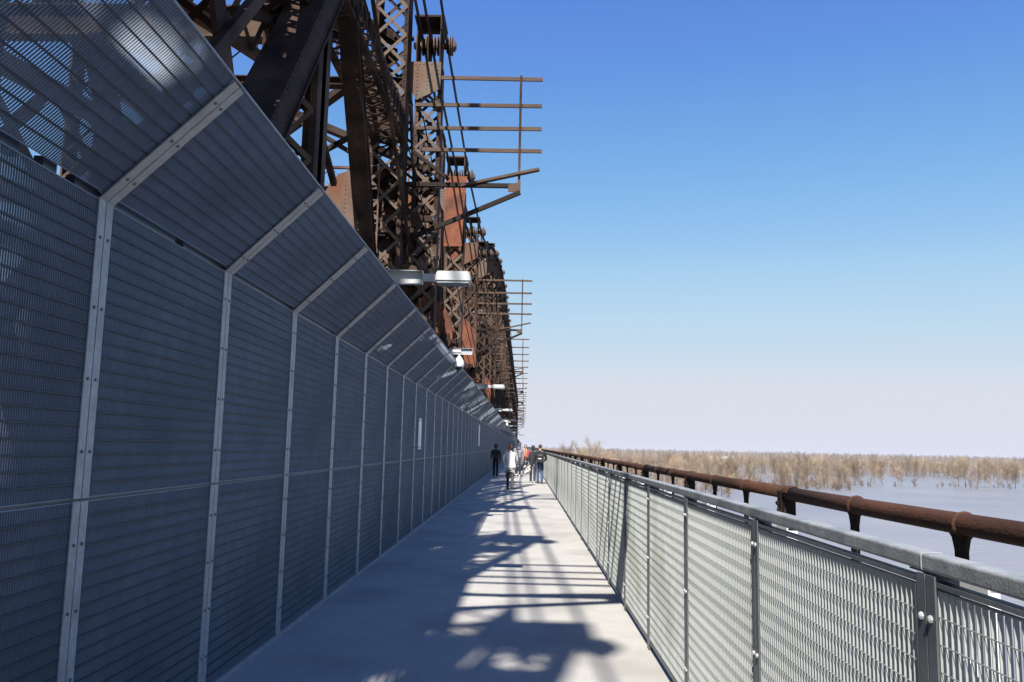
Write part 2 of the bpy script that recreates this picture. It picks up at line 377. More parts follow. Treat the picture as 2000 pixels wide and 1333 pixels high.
# dome camera and its bracket at Y=16.5
def dome_cam(name_label, y):
    o = empty('security_camera', name_label, 'camera', (CX, y, CZ), 'dome cameras on the canopy edge', local=True)
    mb = MB(); mb.box((-.18, 0, .14), (.30, .05, .146)); mb.box((-.18, 0, .27), (.30, .05, .276)); mb.box((.294, 0, .146), (.30, .05, .27)); mb.box((-.18, .044, .146), (.294, .05, .27))
    mb.build('bracket', M['galv'], o)
    mb = MB(); mb.tube([(-.10, -.06, .20), (.07, -.06, .20)], .034, 12); mb.build('junction_cap', M['white'], o, smooth=False)
    mb = MB(); mb.tube([(.04, -.04, .19), (.04, -.05, .12), (.04, -.05, .05)], .018, 8)
    prof = [(.10, .03), (.06, .06), (.0, .095), (-.06, .105), (-.11, .105), (-.125, .09)]
    mb.tube([(.04, -.05, z) for z, r in prof], [r for z, r in prof], 16); mb.build('housing', M['white'], o, smooth=True)
    mb = MB(); prof = [(-.126, .075), (-.16, .065), (-.185, .04), (-.195, .01)]
    mb.tube([(.04, -.05, z) for z, r in prof], [r for z, r in prof], 14); mb.build('dome', M['black'], o, smooth=True)
dome_cam('white dome camera hanging from the canopy edge', 16.6)
dome_cam('tiny far dome camera hanging beneath the distant canopy edge', 64.6)

# ------------------------------------------------------------------ right railing fence
RB = 1.57; RY0 = 2.17; DR = .0126
fence = empty('railing_fence', 'waist high galvanised grating railing with a thick top rail along the right of the walkway', 'railing', (XR, 0, 0)); fence['_local'] = 1
# faces -x : front face at local x=0, bars reach to +depth -> mirror of the wall grating
RL = RB - .085; RH = 1.18; RZ = .085
def flip(me): 
    me.transform(Matrix.Scale(-1, 4, (1, 0, 0))); me.flip_normals(); return me
RR = (-.0010, .0004, .0016); GB = 'galv_bar'; KB = dict(mt=GB, rp=RR, pb=PITCH_BAR, bt=.0018)
r_g = flip(grating(RL, RH, DR, 'grating_panel', **KB)); r_f = flip(grating(RL, RH, DR, 'panel_frame', bars=False, rods=False, mt=GB))
r_b = flip(grating(RL, RH, DR, 'bearing_bars', frame=False, rods=False, **KB)); r_rod = flip(rod_mesh(RL, mt=GB, rp=RR)); r_bar = flip(bar_mesh(RH, DR))
mb = MB()
for a, c in ((-.047, -.003), (.003, .047)): mb.box((-.008, a, .01), (-.003, c, 1.297))
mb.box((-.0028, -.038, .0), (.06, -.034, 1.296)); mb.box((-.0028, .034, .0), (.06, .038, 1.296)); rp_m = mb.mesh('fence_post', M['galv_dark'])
mb = MB()
for z in (.25, .72, 1.19):
    for y in (-.024, .024): mb.tube([(-.008, y, z), (-.013, y, z), (-.017, y, z)], [.010, .010, .005], 8)
rbolt = mb.mesh('bolts', M['galv'])
mb = MB(); mb.box((.12, -.075, -.5), (.126, .075, 1.30)); mb.box((.126, -.004, -.5), (.19, .004, 1.25)); mb.box((.03, -.03, 1.05), (.12, .03, 1.08)); op_m = mb.mesh('outer_post', M['white'])
NR = 122
for k in range(-2, NR):
    y = RY0 + k*RB
    p = put('fence_post', rp_m, (0, y, 0), fence)
    if k < 8: put('bolts', rbolt, (0, 0, 0), p, kind='stuff')
    put('outer_post', op_m, (0, y+.02, 0), fence)
    loc = (0, y+.0425, RZ)
    if -1 <= k <= 3:
        o = put('grating_panel', r_f, loc, fence); n = round(RH/PITCH_ROD)
        for i in range(1, n): put('cross_rod', r_rod, (0, 0, i*RH/n), o)
        nb = int((RL-.02)/PITCH_BAR)
        if k <= 1:
            for i in range(1, nb): put('bearing_bar', r_bar, (0, i*RL/nb, 0), o)
        else: put('bearing_bars', r_b, (0, 0, 0), o, kind='stuff')
    else: put('grating_panel', r_g, loc, fence)
YR = RY0 + NR*RB
mb = MB(); mb.box((0, YR, RZ), (.015, 620, RZ+RH)); mb.build('panel_run', M['galv_bar'], fence, 'stuff')
# top rail, rounded box section in 4-bay lengths
def rail_prof(wd, h, r, n=4):
    pts = []
    for cx, cz, a0 in ((wd/2-r, h/2-r, 0), (-wd/2+r, h/2-r, 90), (-wd/2+r, -h/2+r, 180), (wd/2-r, -h/2+r, 270)):
        for i in range(n+1):
            a = rad(a0 + 90*i/n); pts.append((cx + r*math.cos(a), cz + r*math.sin(a)))
    return pts
pf = rail_prof(.058, .045, .008)
def rail_seg(L):
    mb = MB(); mb.prism(pf, L-.006, (.022, L/2, 1.3265), (1, 0, 0), (0, 0, 1)); return mb.mesh('top_rail', M['rail'])
L4 = 4*RB; seg = rail_seg(L4)
for k in range(-1, 30): put('top_rail', seg, (0, RY0 + .02 + k*L4, 0), fence)
mb = MB(); mb.prism(pf, 620-(RY0+30*L4), (.022, (620+RY0+30*L4)/2, 1.3265), (1, 0, 0), (0, 0, 1)); mb.build('top_rail', M['rail'], fence)
mb = MB()
for k in range(-1, 14): 
    y = RY0+.02+k*L4; q = rail_prof(.061, .048, .009); mb.prism(q, .006, (.022, y, 1.3265), (1, 0, 0), (0, 0, 1))
mb.build('rail_welds', M['galv'], fence, 'stuff')
mb = MB()
for k in range(-2, NR): 
    y = RY0+k*RB
    mb.box((.0, y-.10, 1.2985), (.045, y+.10, 1.3085)); 
mb.build('rail_seats', M['galv_dark'], fence, 'stuff')
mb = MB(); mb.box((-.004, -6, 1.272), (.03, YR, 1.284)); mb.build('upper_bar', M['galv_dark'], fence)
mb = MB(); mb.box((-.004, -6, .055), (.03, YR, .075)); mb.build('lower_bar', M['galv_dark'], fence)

# ------------------------------------------------------------------ old rusty pipe rail beyond the fence
PX, PZ, PR = 1.55, 1.36, .039
pipe = empty('pipe_railing', 'old rust brown pipe handrail on stanchions running outside the grating railing', 'railing', (PX, 0, 0)); pipe['_local'] = 1
SP = .94; PY0 = 1.10
prnd = random.Random(3)
def pipe_run(y0, y1):
    mb = MB(); n = max(2, int((y1-y0)/1.2)); mb.tube([(0, y0+(y1-y0)*i/n, PZ + prnd.uniform(-.004, .004)) for i in range(n+1)], PR, 16); return mb
ys = [-6, 4.9, 10.5, 16.2, 22, 40, 80, 160, 620]
for a, c in zip(ys, ys[1:]): pipe_run(a, c).build('pipe', M['pipe'], pipe, smooth=True)
mb = MB()
prof = [(-.05, 0), (-.018, .045)]
mb.tube([(0, -.006, PZ), (0, .0, PZ), (0, .006, PZ)], [PR+.003, PR+.008, PR+.003], 16); collar = mb.mesh('collar', M['pipe'])
mb = MB(); mb.prism([(-.034, 0), (.034, 0), (.028, -.0)][:2] + [(.034, .62), (.05, .665), (.085, .69), (-.085, .69), (-.05, .665), (-.034, .62)], .016, (0, 0, PZ-.715), (0, 1, 0), (0, 0, 1))
mb.box((-.02, -.03, -.6), (.02, .03, PZ-.715)); stan = mb.mesh('stanchion', M['black_shade_rust'])
mb = MB(); mb.box((-.035, -.06, -.6), (.035, .06, PZ-.03)); 
mb.box((-.043, -.035, PZ-.13), (-.036, .035, PZ+.01)); mb.tube([(-.043, 0, PZ-.10), (-.055, 0, PZ-.10)], .012, 6); mb.tube([(-.043, .02, PZ-.06), (-.055, .02, PZ-.06)], .012, 6)
post_h = mb.mesh('heavy_post', M['black_shade_rust'])
mb = MB()
for k in range(13):
    a0, a1 = rad(-60+k*20-30), rad(-60+(k+1)*20-30)
    mb.add([((PR+e)*math.cos(a), y, PZ+(PR+e)*math.sin(a)) for a in (a0, a1) for y in (-.035, .035) for e in (.001, .008)], [(0,1,5,4),(2,6,7,3),(1,3,7,5),(0,2,3,1),(4,5,7,6)])
clampm = mb.mesh('clamp', M['pipe'])
mb = MB(); mb.beam((.0, .08, .15), (.0, SP-.08, 1.0), .012, .05, (1, 0, 0)); diag1 = mb.mesh('lattice_bar', M['black_shade_rust'])
mb = MB(); mb.beam((.02, .08, 1.0), (.02, SP-.08, .15), .012, .05, (1, 0, 0)); diag2 = mb.mesh('lattice_bar', M['black_shade_rust'])
for k in range(-3, 150):
    y = PY0 + (k)*SP
    if k % 3 == 1: 
        put('heavy_post', post_h, (0, y+.06, 0), pipe); put('clamp', clampm, (0, y-.04, 0), pipe)
    else: put('stanchion', stan, (0, y, 0), pipe); put('collar', collar, (0, y-.03, 0), pipe)
    if k < 10: put('lattice_bar', diag1, (0, y, 0), pipe); put('lattice_bar', diag2, (0, y, 0), pipe)
mb = MB()
for k in range(150, 400):
    y = PY0 + k*SP; mb.box((-.03, y-.03, -.5), (.03, y+.03, PZ-.03))
mb.build('far_stanchions', M['pipe'], pipe, 'stuff')
mb = MB(); mb.box((-.06, -6, -.75), (.08, 620, -.55)); mb.box((-.02, -6, .08), (.02, 140, .14)); mb.build('base_beam', M['pipe'], pipe)

# ------------------------------------------------------------------ the railway truss bridge beyond the screen wall
TR = empty('bridge_truss', 'huge rust brown riveted railway truss bridge rising behind the screen wall', 'bridge', (-3.4, 19.7, -1))
PY = [19.7 + 8.35*k for k in range(-6, 34)]
def topz(y):
    kn = [(-60, 22), (-31, 19.0), (-13.7, 16.3), (3.0, 13.8), (11.35, 12.7), (19.7, 11.6), (28.05, 11.0), (36.4, 11.2), (44.75, 12.2), (53.1, 14.2), (61.45, 15.6), (69.8, 16.5), (86, 17.4), (400, 17.6)]
    for (a, p), (c, q) in zip(kn, kn[1:]):
        if y <= c: return p + (q-p)*(y-a)/(c-a)
    return kn[-1][1]
XA0, XA1 = -3.85, -3.02        # main truss plane
XB0, XB1 = -2.88, -2.22        # outer columns and eyebars
def lace_x(mb, p0, p1, wdt, nrm, off, bw=.075, ratio=1.0, objs=None, name='lacing_bar', mt=None, parent=None):
    """X lacing on a face; side direction is x"""
    p0, p1 = V(p0), V(p1); L = (p1-p0).length; n = max(1, round(L/(wdt*ratio))); a = (p1-p0)/n; nrm = V(nrm)
    sd = a.normalized().cross(nrm).normalized()
    if objs is not None:
        Lb = math.hypot(wdt, a.length)
        m1 = MB(); m1.box((-Lb/2, -.006, -bw/2), (Lb/2, .006, bw/2)); me = m1.mesh(name, mt)
    for i in range(n):
        c = p0 + a*(i+.5) + nrm*off
        for sgn in (-1, 1):
            q0 = c - a/2 - sd*(sgn*wdt/2) + nrm*(.0065*(sgn+1)); q1 = c + a/2 + sd*(sgn*wdt/2) + nrm*(.0065*(sgn+1))
            if objs is None: mb.beam(q0, q1, bw, .012, nrm.cross(q1-q0))
            else:
                o = link(name, me, parent); ex = (q1-q0).normalized(); ey = nrm; ez = ex.cross(ey)
                m4 = Matrix((ex, ey, ez)).transposed().to_4x4(); m4.translation = (q0+q1)/2 - V(parent['_off']); o.matrix_local = m4
def laced_col(name, x0, x1, y, dep, z0, z1, mt, near=False, mt2=None):
    mb = MB(); fl = .10
    for xx, sg in ((x0, 1), (x1, -1)):
        mb.box((min(xx, xx+sg*.02), y-dep/2, z0), (max(xx, xx+sg*.02), y+dep/2, z1))
        for yy in (y-dep/2-.0125, y+dep/2+.0125): mb.box((min(xx, xx+sg*fl), yy-.012, z0), (max(xx, xx+sg*fl), yy+.012, z1))
    col = mb.build(name, mt, TR)
    mb = MB()
    if near:
        lace_x(mb, ((x0+x1)/2, y, z0), ((x0+x1)/2, y, z1), (x1-x0)-fl, (0, -1, 0), dep/2+.033, objs=1, mt=mt2 or mt, parent=col)
        lace_x(mb, ((x0+x1)/2, y, z0), ((x0+x1)/2, y, z1), (x1-x0)-fl, (0, 1, 0), dep/2+.033)
        mb.build('rear_lacing', mt, col, 'stuff')
        rv = MB()
        for xx in (x0+.05, x1-.05): rv.rivets((xx, y-dep/2-.025, z0), (xx, y-dep/2-.025, z1), (0, -1, 0), .16)
        rv.build('rivets', mt, col, 'stuff')
    else:
        for sg in (-1, 1): lace_x(mb, ((x0+x1)/2, y, z0), ((x0+x1)/2, y, z1), (x1-x0)-fl, (0, sg, 0), dep/2+.033, ratio=1.2 if y < 70 else 2.4)
        mb.build('lacing', mt, col, 'stuff')
    return col
def box_girder(name, p0, p1, wd, dp, mt, side=(1, 0, 0), rv=True, lip=.05):
    """riveted box: two webs, a front and a rear cover plate a little wider than the webs"""
    mb = MB(); p0, p1 = V(p0), V(p1); a = (p1-p0).normalized(); sd = V(side); sd = (sd-a*sd.dot(a)).normalized(); n = a.cross(sd)
    for k in (-1, 1): mb.beam(p0+sd*(k*(wd/2-lip)), p1+sd*(k*(wd/2-lip)), .03, dp-.05, side)
    for k in (-1, 1): mb.beam(p0+n*(k*(dp/2-.0125)), p1+n*(k*(dp/2-.0125)), wd, .025, side)
    o = mb.build(name, mt, TR)
    if rv:
        r = MB()
        for k in (-1, 1):
            for j in (-1, 1):
                e = sd*(k*(wd/2-.07)) + n*(j*dp/2); r.rivets(p0+e, p1+e, n*j, .14)
        for k in (-1, 1):
            for j in (-1, 1):
                e = sd*(k*(wd/2-.035)) + n*(j*(dp/2-.09)); r.rivets(p0+e, p1+e, sd*k, .14)
        r.build('rivets', mt, o, 'stuff')
    return o
def eyebar(x, p0, p1, wd, t, mt, name='eyebar'):
    mb = MB(); a, c = V((x, *p0)), V((x, *p1))
    mb.beam(a, c, t, wd, (1, 0, 0))
    for e in (a, c): mb.tube([e-V((t*.7, 0, 0)), e+V((t*.7, 0, 0))], wd*1.05, 14)
    return mb.build(name, mt, TR)
def sway(y, zt, zl, mt, mtp, near, arch=True):
    """cross frame between the two trusses: lattice top strut over a plate girder, lower plate strut with knees"""
    x0, x1 = -10.6, XA1-.02
    o = None
    dg_ = .95 if abs(y-20.05) > 1 else .22
    mb = MB(); mb.ibeam((x0, y, zt-.7), (x1, y, zt-.7), .30, dg_, .03, (0, 1, 0)); o = mb.build('cross_girder', mtp if dg_ > .5 else M['rust'], TR)
    mb = MB()
    for i in range(int((x1-x0)/.7)):
        q = x0+i*.7; mb.beam((q, y-.13, zt-.2), (q+.7, y-.13, zt+.45), .06, .012, (0, 1, 0)); mb.beam((q, y-.145, zt+.45), (q+.7, y-.145, zt-.2), .06, .012, (0, 1, 0))
        mb.box((q-.03, y-.15, zt-.2), (q+.03, y-.1, zt+.45))
    mb.box((x0, y-.14, zt+.45), (x1, y-.02, zt+.53)); mb.build('lattice', mtp if dg_ > .5 else M['rust'], o, 'stuff')
    if not arch:
        mb = MB(); mb.ibeam((x0, y, zl), (x1, y, zl), .25, .5, .03, (0, 1, 0)); mb.beam((x0, y, zl), (-7, y, zt-1.2), .14, .12, (0, 1, 0)); mb.beam((x1, y, zl), (-7, y, zt-1.2), .14, .12, (0, 1, 0)); mb.build('sway_brace', mt, TR); return
    rv = MB()
    mb = MB(); n = 10
    low = [(x0, zl-2.2)] + [(x0 + .5 + (x1-x0-1.0)*i/n, zl - 2.2*(abs(i/n-.5)*2)**3.2) for i in range(n+1)] + [(x1, zl-2.2)]
    poly = low + [(x1, zl+.8), (x0, zl+.8)]
    # plate girder with arched underside and knees
    for i in range(len(low)-1):
        (xa_, za), (xb_, zb) = low[i], low[i+1]
        if xb_-xa_ < 1e-4: continue
        mb.prism([(xa_, za), (xb_, zb), (xb_, zl+.8), (xa_, zl+.8)], .025, (0, y, 0), (1, 0, 0), (0, 0, 1))
        mb.beam((xa_, y, za-.02), (xb_, y, zb-.02), .26, .03, (0, 1, 0))
    mb.box((x0, y-.13, zl+.80), (x1, y+.13, zl+.84)); g = mb.build('arched_girder', mtp, TR)
    if near:
        for i in range(1, n, 1):
            xa_, za = low[i]; rv.rivets((xa_, y-.013, za+.05), (xa_, y-.013, zl+.75), (0, -1, 0), .14)
        rv.rivets((x0, y-.013, zl+.70), (x1, y-.013, zl+.70), (0, -1, 0), .14); rv.build('rivets', mtp, g, 'stuff')
    # X braces between the two struts
    if zt-1.4 > zl+1.6:
        mb = MB(); xm = (x0+x1)/2
        for a_, b_ in (((x0, zl+.85), (xm, zt-1.2)), ((xm, zl+.85), (x0, zt-1.2)), ((xm, zl+.85), (x1, zt-1.2)), ((x1, zl+.85), (xm, zt-1.2))):
            mb.beam((a_[0], y+.05, a_[1]), (b_[0], y+.05, b_[1]), .14, .10, (0, 1, 0))
        mb.build('sway_brace', mt, TR)
def pin_head(y, zp, mt, near):
    mb = MB()                          # roof plate, cheek plates, gusset below
    mb.box((XA1+.1, y-.55, zp+.55), (XB1+.05, y+.35, zp+.60)); mb.prism([(-.55, .22), (.35, .22), (.35, .549), (-.55, .549)], .03, (XB1-.03, y, zp), (0, 1, 0), (0, 0, 1))
    head = mb.build('pin_housing', mt, TR)
    mb = MB()
    for xx in (XB0+.02, XB0+.30, XB1-.06): mb.prism([(-.35, -.75), (.3, -.75), (.38, -.1), (.38, .52), (-.30, .52), (-.42, -.1)], .03, (xx, y, zp), (0, 1, 0), (0, 0, 1))
    mb.build('cheek_plate', mt, head)
    mb = MB(); mb.tube([(XA1+.05, y-.1, zp), (XB1+.32, y-.1, zp)], .085, 16); mb.build('pin', M['beige'], head, smooth=False)
    mb = MB()
    for xx in (XA1+.12, XB0+.12, XB0+.22, XB0+.42, XB0+.5, XB1+.15, XB1+.20): mb.tube([(xx, y-.1, zp), (xx+.03, y-.1, zp)], .24, 20)
    mb.tube([(XB1+.23, y-.1, zp), (XB1+.29, y-.1, zp)], .15, 6)
    mb.build('spacer_disc', M['beige'], head)
    mb = MB(); mb.prism([(XA1-.1, -.55), (XB1-.02, -.55), (XB1-.02, -1.25), (XB0+.05, -1.55), (XB0-.15, -1.2), (XA1-.1, -.9)], .03, (0, y-.36, zp), (1, 0, 0), (0, 0, 1)); gp = mb.build('gusset_plate', M['beige'], head)
    if near:
        rv = MB()
        for a_, c_ in (((XB0+.06, -.62), (XB0+.06, -1.45)), ((XB1-.08, -.62), (XB1-.08, -1.2)), ((XB0+.3, -.62), (XB0+.3, -1.3)), ((XA1, -.62), (XB1-.1, -.62))):
            rv.rivets((a_[0], y-.375, zp+a_[1]), (c_[0], y-.375, zp+c_[1]), (0, -1, 0), .09)
        rv.build('rivets', M['beige'], gp, 'stuff')
NEARPOST = (11.35, 19.7, 28.05)
for i, y in enumerate(PY):
    zt = topz(y); nearp = 5 < y < 40; far = y > 112
    zl = zt*.58 if y > 25 else zt*.62
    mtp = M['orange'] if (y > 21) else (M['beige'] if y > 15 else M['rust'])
    if not far:
        # outer column (none at the bay where the view is open)
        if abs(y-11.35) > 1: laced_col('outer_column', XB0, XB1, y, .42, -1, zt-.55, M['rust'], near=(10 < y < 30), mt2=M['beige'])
        laced_col('main_column', XA0, XA1, y - (.5 if abs(y-19.7) < 1 else 0), .60, -1, zt + (8 if abs(y-19.7) < 1 else 1.5), M['rust'], near=(5 < y < 30), mt2=M['beige'])  # beige front lacing on the near columns paints it as sunlit
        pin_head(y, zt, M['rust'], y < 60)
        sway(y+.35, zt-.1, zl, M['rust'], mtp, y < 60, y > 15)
        # far truss post
        mb = MB(); mb.box((-11.6, y-.3, -1), (-11.55, y+.3, zt+.5)); mb.box((-10.85, y-.3, -1), (-10.8, y+.3, zt+.5))
        c = mb.build('far_column', M['rust'], TR); mb = MB()
        lace_x(mb, (-11.2, y, -1), (-11.2, y, zt+.4), .7, (0, -1, 0), .31); mb.build('lacing', M['rust'], c, 'stuff')
    if i+1 == len(PY): break
    y2 = PY[i+1]; z2 = topz(y2)
    if not far:
        for x, dz in ((XB1+.10, 0), (XB0+.36, .0), (XB0+.16, .0)): eyebar(x, (y-.1, zt+dz), (y2-.1, z2+dz), .17, .035, M['rust'])
        # main diagonal in the inner plane and a lighter counter
        if y > 40:
            mb = MB(); mb.ibeam((XB0+.33, y, zt+.15), (XB0+.33, y2, z2+.15), .6, .7, .05); mb.build('top_chord', M['rust'], TR)
        if abs(y-11.35) < 1:
            box_girder('diagonal', (-3.2, y, 12.0), (-3.2, y2, -.2), .34, .30, M['rust'])
            mb = MB(); mb.box((-3.27, y-.1, -1), (-3.02, y+.1, 20)); mb.build('slender_post', M['rust'], TR)
        else:
            for x in (XA0+.12, XA1-.12): 
                mb = MB(); mb.beam((x, y, zt), (x, y2, -.4), .06, .32); mb.build('diagonal', M['rust'], TR)
            mb = MB(); lace_x(mb, ((XA0+XA1)/2, y, zt), ((XA0+XA1)/2, y2, -.4), .62, V((0, zt+.4, y2-y)).normalized(), .17, ratio=.8); mb.build('diagonal_lacing', M['rust'], TR, 'stuff')
            mb = MB(); mb.beam((XA1-.05, y, .5), (XA1-.05, y2, z2*.75), .10, .14); mb.build('counter_brace', M['rust'], TR)
        # laced horizontal strut between the columns
        zs = 9.2 if abs(y-11.35) < 1 else min(zt, z2)*.62
        mb = MB()
        for x in (XA0+.08, XA1-.08):
            for dz in (-.32, .32): mb.box((x-.06, y+.3, zs+dz-.05), (x+.06, y2-.3, zs+dz+.05))
        s_ = mb.build('laced_strut', M['rust'], TR); mb = MB()
        lace_x(mb, ((XA0+XA1)/2, y+.3, zs), ((XA0+XA1)/2, y2-.3, zs), .66, (0, 0, -1), .37, ratio=.7); lace_x(mb, ((XA0+XA1)/2, y+.3, zs), ((XA0+XA1)/2, y2-.3, zs), .66, (0, 0, 1), .37, ratio=.7)
        lace_x(mb, (XA1-.02, y+.3, zs), (XA1-.02, y2-.3, zs), .62, (1, 0, 0), .02, ratio=.7)
        mb.build('lacing', M['rust'], s_, 'stuff')
        # far truss chord and diagonal, lateral bracing overhead
        mb = MB(); mb.ibeam((-11.2, y, zt), (-11.2, y2, z2), .7, .6, .04); mb.build('far_chord', M['rust'], TR)
        mb = MB(); mb.beam((-11.2, y, zt), (-11.2, y2, -.4), .5, .4); mb.build('far_diagonal', M['rust'], TR)
        mb = MB(); mb.beam((-10.8, y, zt+.2), (-3.5, y2, z2+.2), .22, .22); mb.beam((-10.8, y2, z2-.1), (-3.5, y, zt-.1), .22, .22); mb.build('lateral_brace', M['rust'], TR)
    else:
        mb = MB()
        for x0, x1 in ((XB0, XB1), (XA0, XA1), (-11.6, -10.8)):
            mb.box((x0, y-.3, -1), (x0+.08, y+.3, zt)); mb.box((x1-.08, y-.3, -1), (x1, y+.3, zt))
            mb.beam(((x0+x1)/2, y, zt), ((x0+x1)/2, y2, z2), .6, .7); mb.beam(((x0+x1)/2, y, zt), ((x0+x1)/2, y2, 0), .3, .4)
        mb.box((-10.6, y, zt-1.2), (-3, y+.2, zt-.2)); mb.box((-10.6, y, zt*.55), (-3, y+.2, zt*.55+1))
        for k in range(6): mb.beam((XA0, y, 1+k*2.5), (XB1, y, 3+k*2.5), .1, .1, (0, 1, 0)); mb.beam((XB1, y, 1+k*2.5), (XA0, y, 3+k*2.5), .1, .1, (0, 1, 0))
        mb.build('truss_bay', M['rust'], TR)

# the wide riveted inclined girder and slender members of the nearest bay
box_girder('inclined_girder', (-3.1, 4.4, -.6), (-3.1, 14.4, 12.2), .52, .46, M['rust'])
box_girder('slender_diagonal', (-3.45, 12.1, 9.6), (-3.45, 14.0, 1.0), .14, .18, M['rust'])
mb = MB(); mb.beam((-3.5, 9.0, 6.6), (-3.5, 14.0, 8.9), .1, .10); mb.beam((-3.5, 9.0, 8.6), (-3.5, 14.2, 6.2), .1, .10); mb.build('sub_brace', M['rust'], TR)
# laced inclined strut running up behind the wide girder
def lattice_girder(p0, p1, wdt, x, mt, n):
    mb = MB(); p0, p1 = V((x, *p0)), V((x, *p1)); a = (p1-p0).normalized(); nn = a.cross(V((1, 0, 0)))
    for k in (-1, 1): mb.beam(p0+nn*(k*wdt/2), p1+nn*(k*wdt/2), .14, .12)
    for i in range(n):
        q0, q1 = p0.lerp(p1, i/n), p0.lerp(p1, (i+1)/n)
        mb.beam(q0-nn*(wdt/2)+V((.08, 0, 0)), q1+nn*(wdt/2)+V((.08, 0, 0)), .012, .10); mb.beam(q0+nn*(wdt/2)+V((.095, 0, 0)), q1-nn*(wdt/2)+V((.095, 0, 0)), .012, .10)
    return mb.build('lattice_girder', mt, TR)
lattice_girder((4.0, 5.6), (11.0, 7.4), .9, -3.75, M['beige'], 7)
lattice_girder((4.0, 3.6), (11.0, 4.4), .9, -3.75, M['beige'], 7)
lattice_girder((5.0, 9.2), (11.3, 9.2), .9, -3.75, M['rust'], 7)
# gusset plates on the face of the column at the first platform
def gusset(poly, y, mt, rows):
    mb = MB(); mb.prism(poly, .025, (0, y, 0), (1, 0, 0), (0, 0, 1)); g = mb.build('gusset_plate', mt, TR); rv = MB()
    for a_, c_ in rows: rv.rivets((a_[0], y-.0125, a_[1]), (c_[0], y-.0125, c_[1]), (0, -1, 0), .11)
    rv.build('rivets', mt, g, 'stuff'); return g
ya = 19.2-.30-.045
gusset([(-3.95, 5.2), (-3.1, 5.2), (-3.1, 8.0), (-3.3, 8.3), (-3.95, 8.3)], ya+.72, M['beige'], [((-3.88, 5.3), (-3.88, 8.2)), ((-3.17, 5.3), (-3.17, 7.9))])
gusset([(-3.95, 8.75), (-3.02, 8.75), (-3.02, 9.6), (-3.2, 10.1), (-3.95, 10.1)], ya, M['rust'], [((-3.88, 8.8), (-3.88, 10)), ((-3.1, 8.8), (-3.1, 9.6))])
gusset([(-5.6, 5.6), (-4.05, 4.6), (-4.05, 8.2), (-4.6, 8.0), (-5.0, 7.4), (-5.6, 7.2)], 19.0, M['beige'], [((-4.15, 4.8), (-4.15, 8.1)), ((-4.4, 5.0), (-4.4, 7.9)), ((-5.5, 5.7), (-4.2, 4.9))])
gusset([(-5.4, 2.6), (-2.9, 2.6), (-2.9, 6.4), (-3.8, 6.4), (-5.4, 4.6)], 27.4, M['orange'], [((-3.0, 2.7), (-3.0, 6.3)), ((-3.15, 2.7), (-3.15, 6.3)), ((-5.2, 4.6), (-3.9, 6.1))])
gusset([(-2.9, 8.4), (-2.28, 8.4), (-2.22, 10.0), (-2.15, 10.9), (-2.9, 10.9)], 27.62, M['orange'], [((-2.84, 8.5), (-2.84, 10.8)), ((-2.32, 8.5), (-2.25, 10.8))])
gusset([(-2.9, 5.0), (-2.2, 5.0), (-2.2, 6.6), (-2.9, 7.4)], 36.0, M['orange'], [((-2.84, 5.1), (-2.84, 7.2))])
# unseen plates and slabs added beside and behind the viewer to shade the canopy
for y0_, y1_, z0_, zt_ in ((-30, -22.5, 6.5, 13.2), (-21.6, -14.2, 6.5, 12.6), (-13.2, -5.9, 6.5, 12.2), (-4.9, 2.5, 6.4, 11.6), (3.5, 7.4, 6.5, 10.6)):
    m_ = (y0_+y1_)/2
    mb = MB()
    if -6 < y0_ < 0:      # gap cut in this plate to let sun onto the canopy
        for a_, c_, z1_, z2_ in ((y0_, -2.7, z0_, zt_), (-.5, y1_, z0_, zt_-1), (-2.7, -.5, z0_, 7.3), (-2.7, -.5, 10.0, zt_-1)): mb.box((XB0+.345, a_, z1_), (XB0+.375, c_, z2_))
    else: mb.prism([(y0_, z0_), (y1_, z0_), (y1_, zt_-1.0), (m_+.9, zt_-1.6), (m_-.9, zt_-1.2), (y0_, zt_)], .03, (XB0+.36, 0, 0), (0, 1, 0), (0, 0, 1))
    for k in range(6):
        yy = y0_+(k+.5)/6*(y1_-y0_)
        if -6 < y0_ < 0 and -2.7 < yy < -.5: continue
        mb.box((XB0+.376, yy-.05, z0_), (XB0+.44, yy+.05, zt_-1.7))
    mb.build('shade_plate', M['rust'], TR)
    mb = MB(); mb.box((XA1-.3, y0_, z0_-.15), (XB1+.05, y1_, z0_-.1)); mb.build('shade_slab', M['rust'], TR)  # slab added out of frame to keep sun off the canopy
    mb = MB(); mb.prism([(y0_, 9.2), (y1_+(1.2 if y0_ > 0 else 0), 9.2), (y1_+(1.2 if y0_ > 0 else 0), zt_+3.9), (m_, zt_+3.6), (y0_, zt_+3.9)], .03, (-3.45, 0, 0), (0, 1, 0), (0, 0, 1)); mb.build('shade_plate', M['rust'], TR)  # second unseen plate, raised to shade the canopy farther along
# rust orange stiffened plates low on the farther posts
for y_, x0_, x1_, z0_, z1_ in ((24.0, -4.2, -2.9, 2.8, 6.9), (27.55, -3.1, -2.5, 2.5, 6.2), (31.8, -3.9, -2.7, 2.8, 6.2), (36.1, -3.2, -2.5, 2.6, 5.8), (44.4, -3.4, -2.6, 2.8, 5.4), (52.7, -3.4, -2.2, 2.8, 6.0)):
    g = gusset([(x0_, z0_), (x1_, z0_), (x1_, z1_-.5), (x1_-.25, z1_), (x0_+.3, z1_), (x0_, z1_-.8)], y_, M['orange'], [((x0_+.06, z0_+.05), (x0_+.06, z1_-.9)), ((x1_-.06, z0_+.05), (x1_-.06, z1_-.6)), (((x0_+x1_)/2, z0_+.05), ((x0_+x1_)/2, z1_-.1))])
    mb = MB()
    for k in range(3): xx = x0_+(k+.7)/3.4*(x1_-x0_); mb.box((xx-.03, y_-.09, z0_), (xx+.03, y_-.014, z1_-.85))
    mb.build('stiffeners', M['rust'], g, 'stuff')
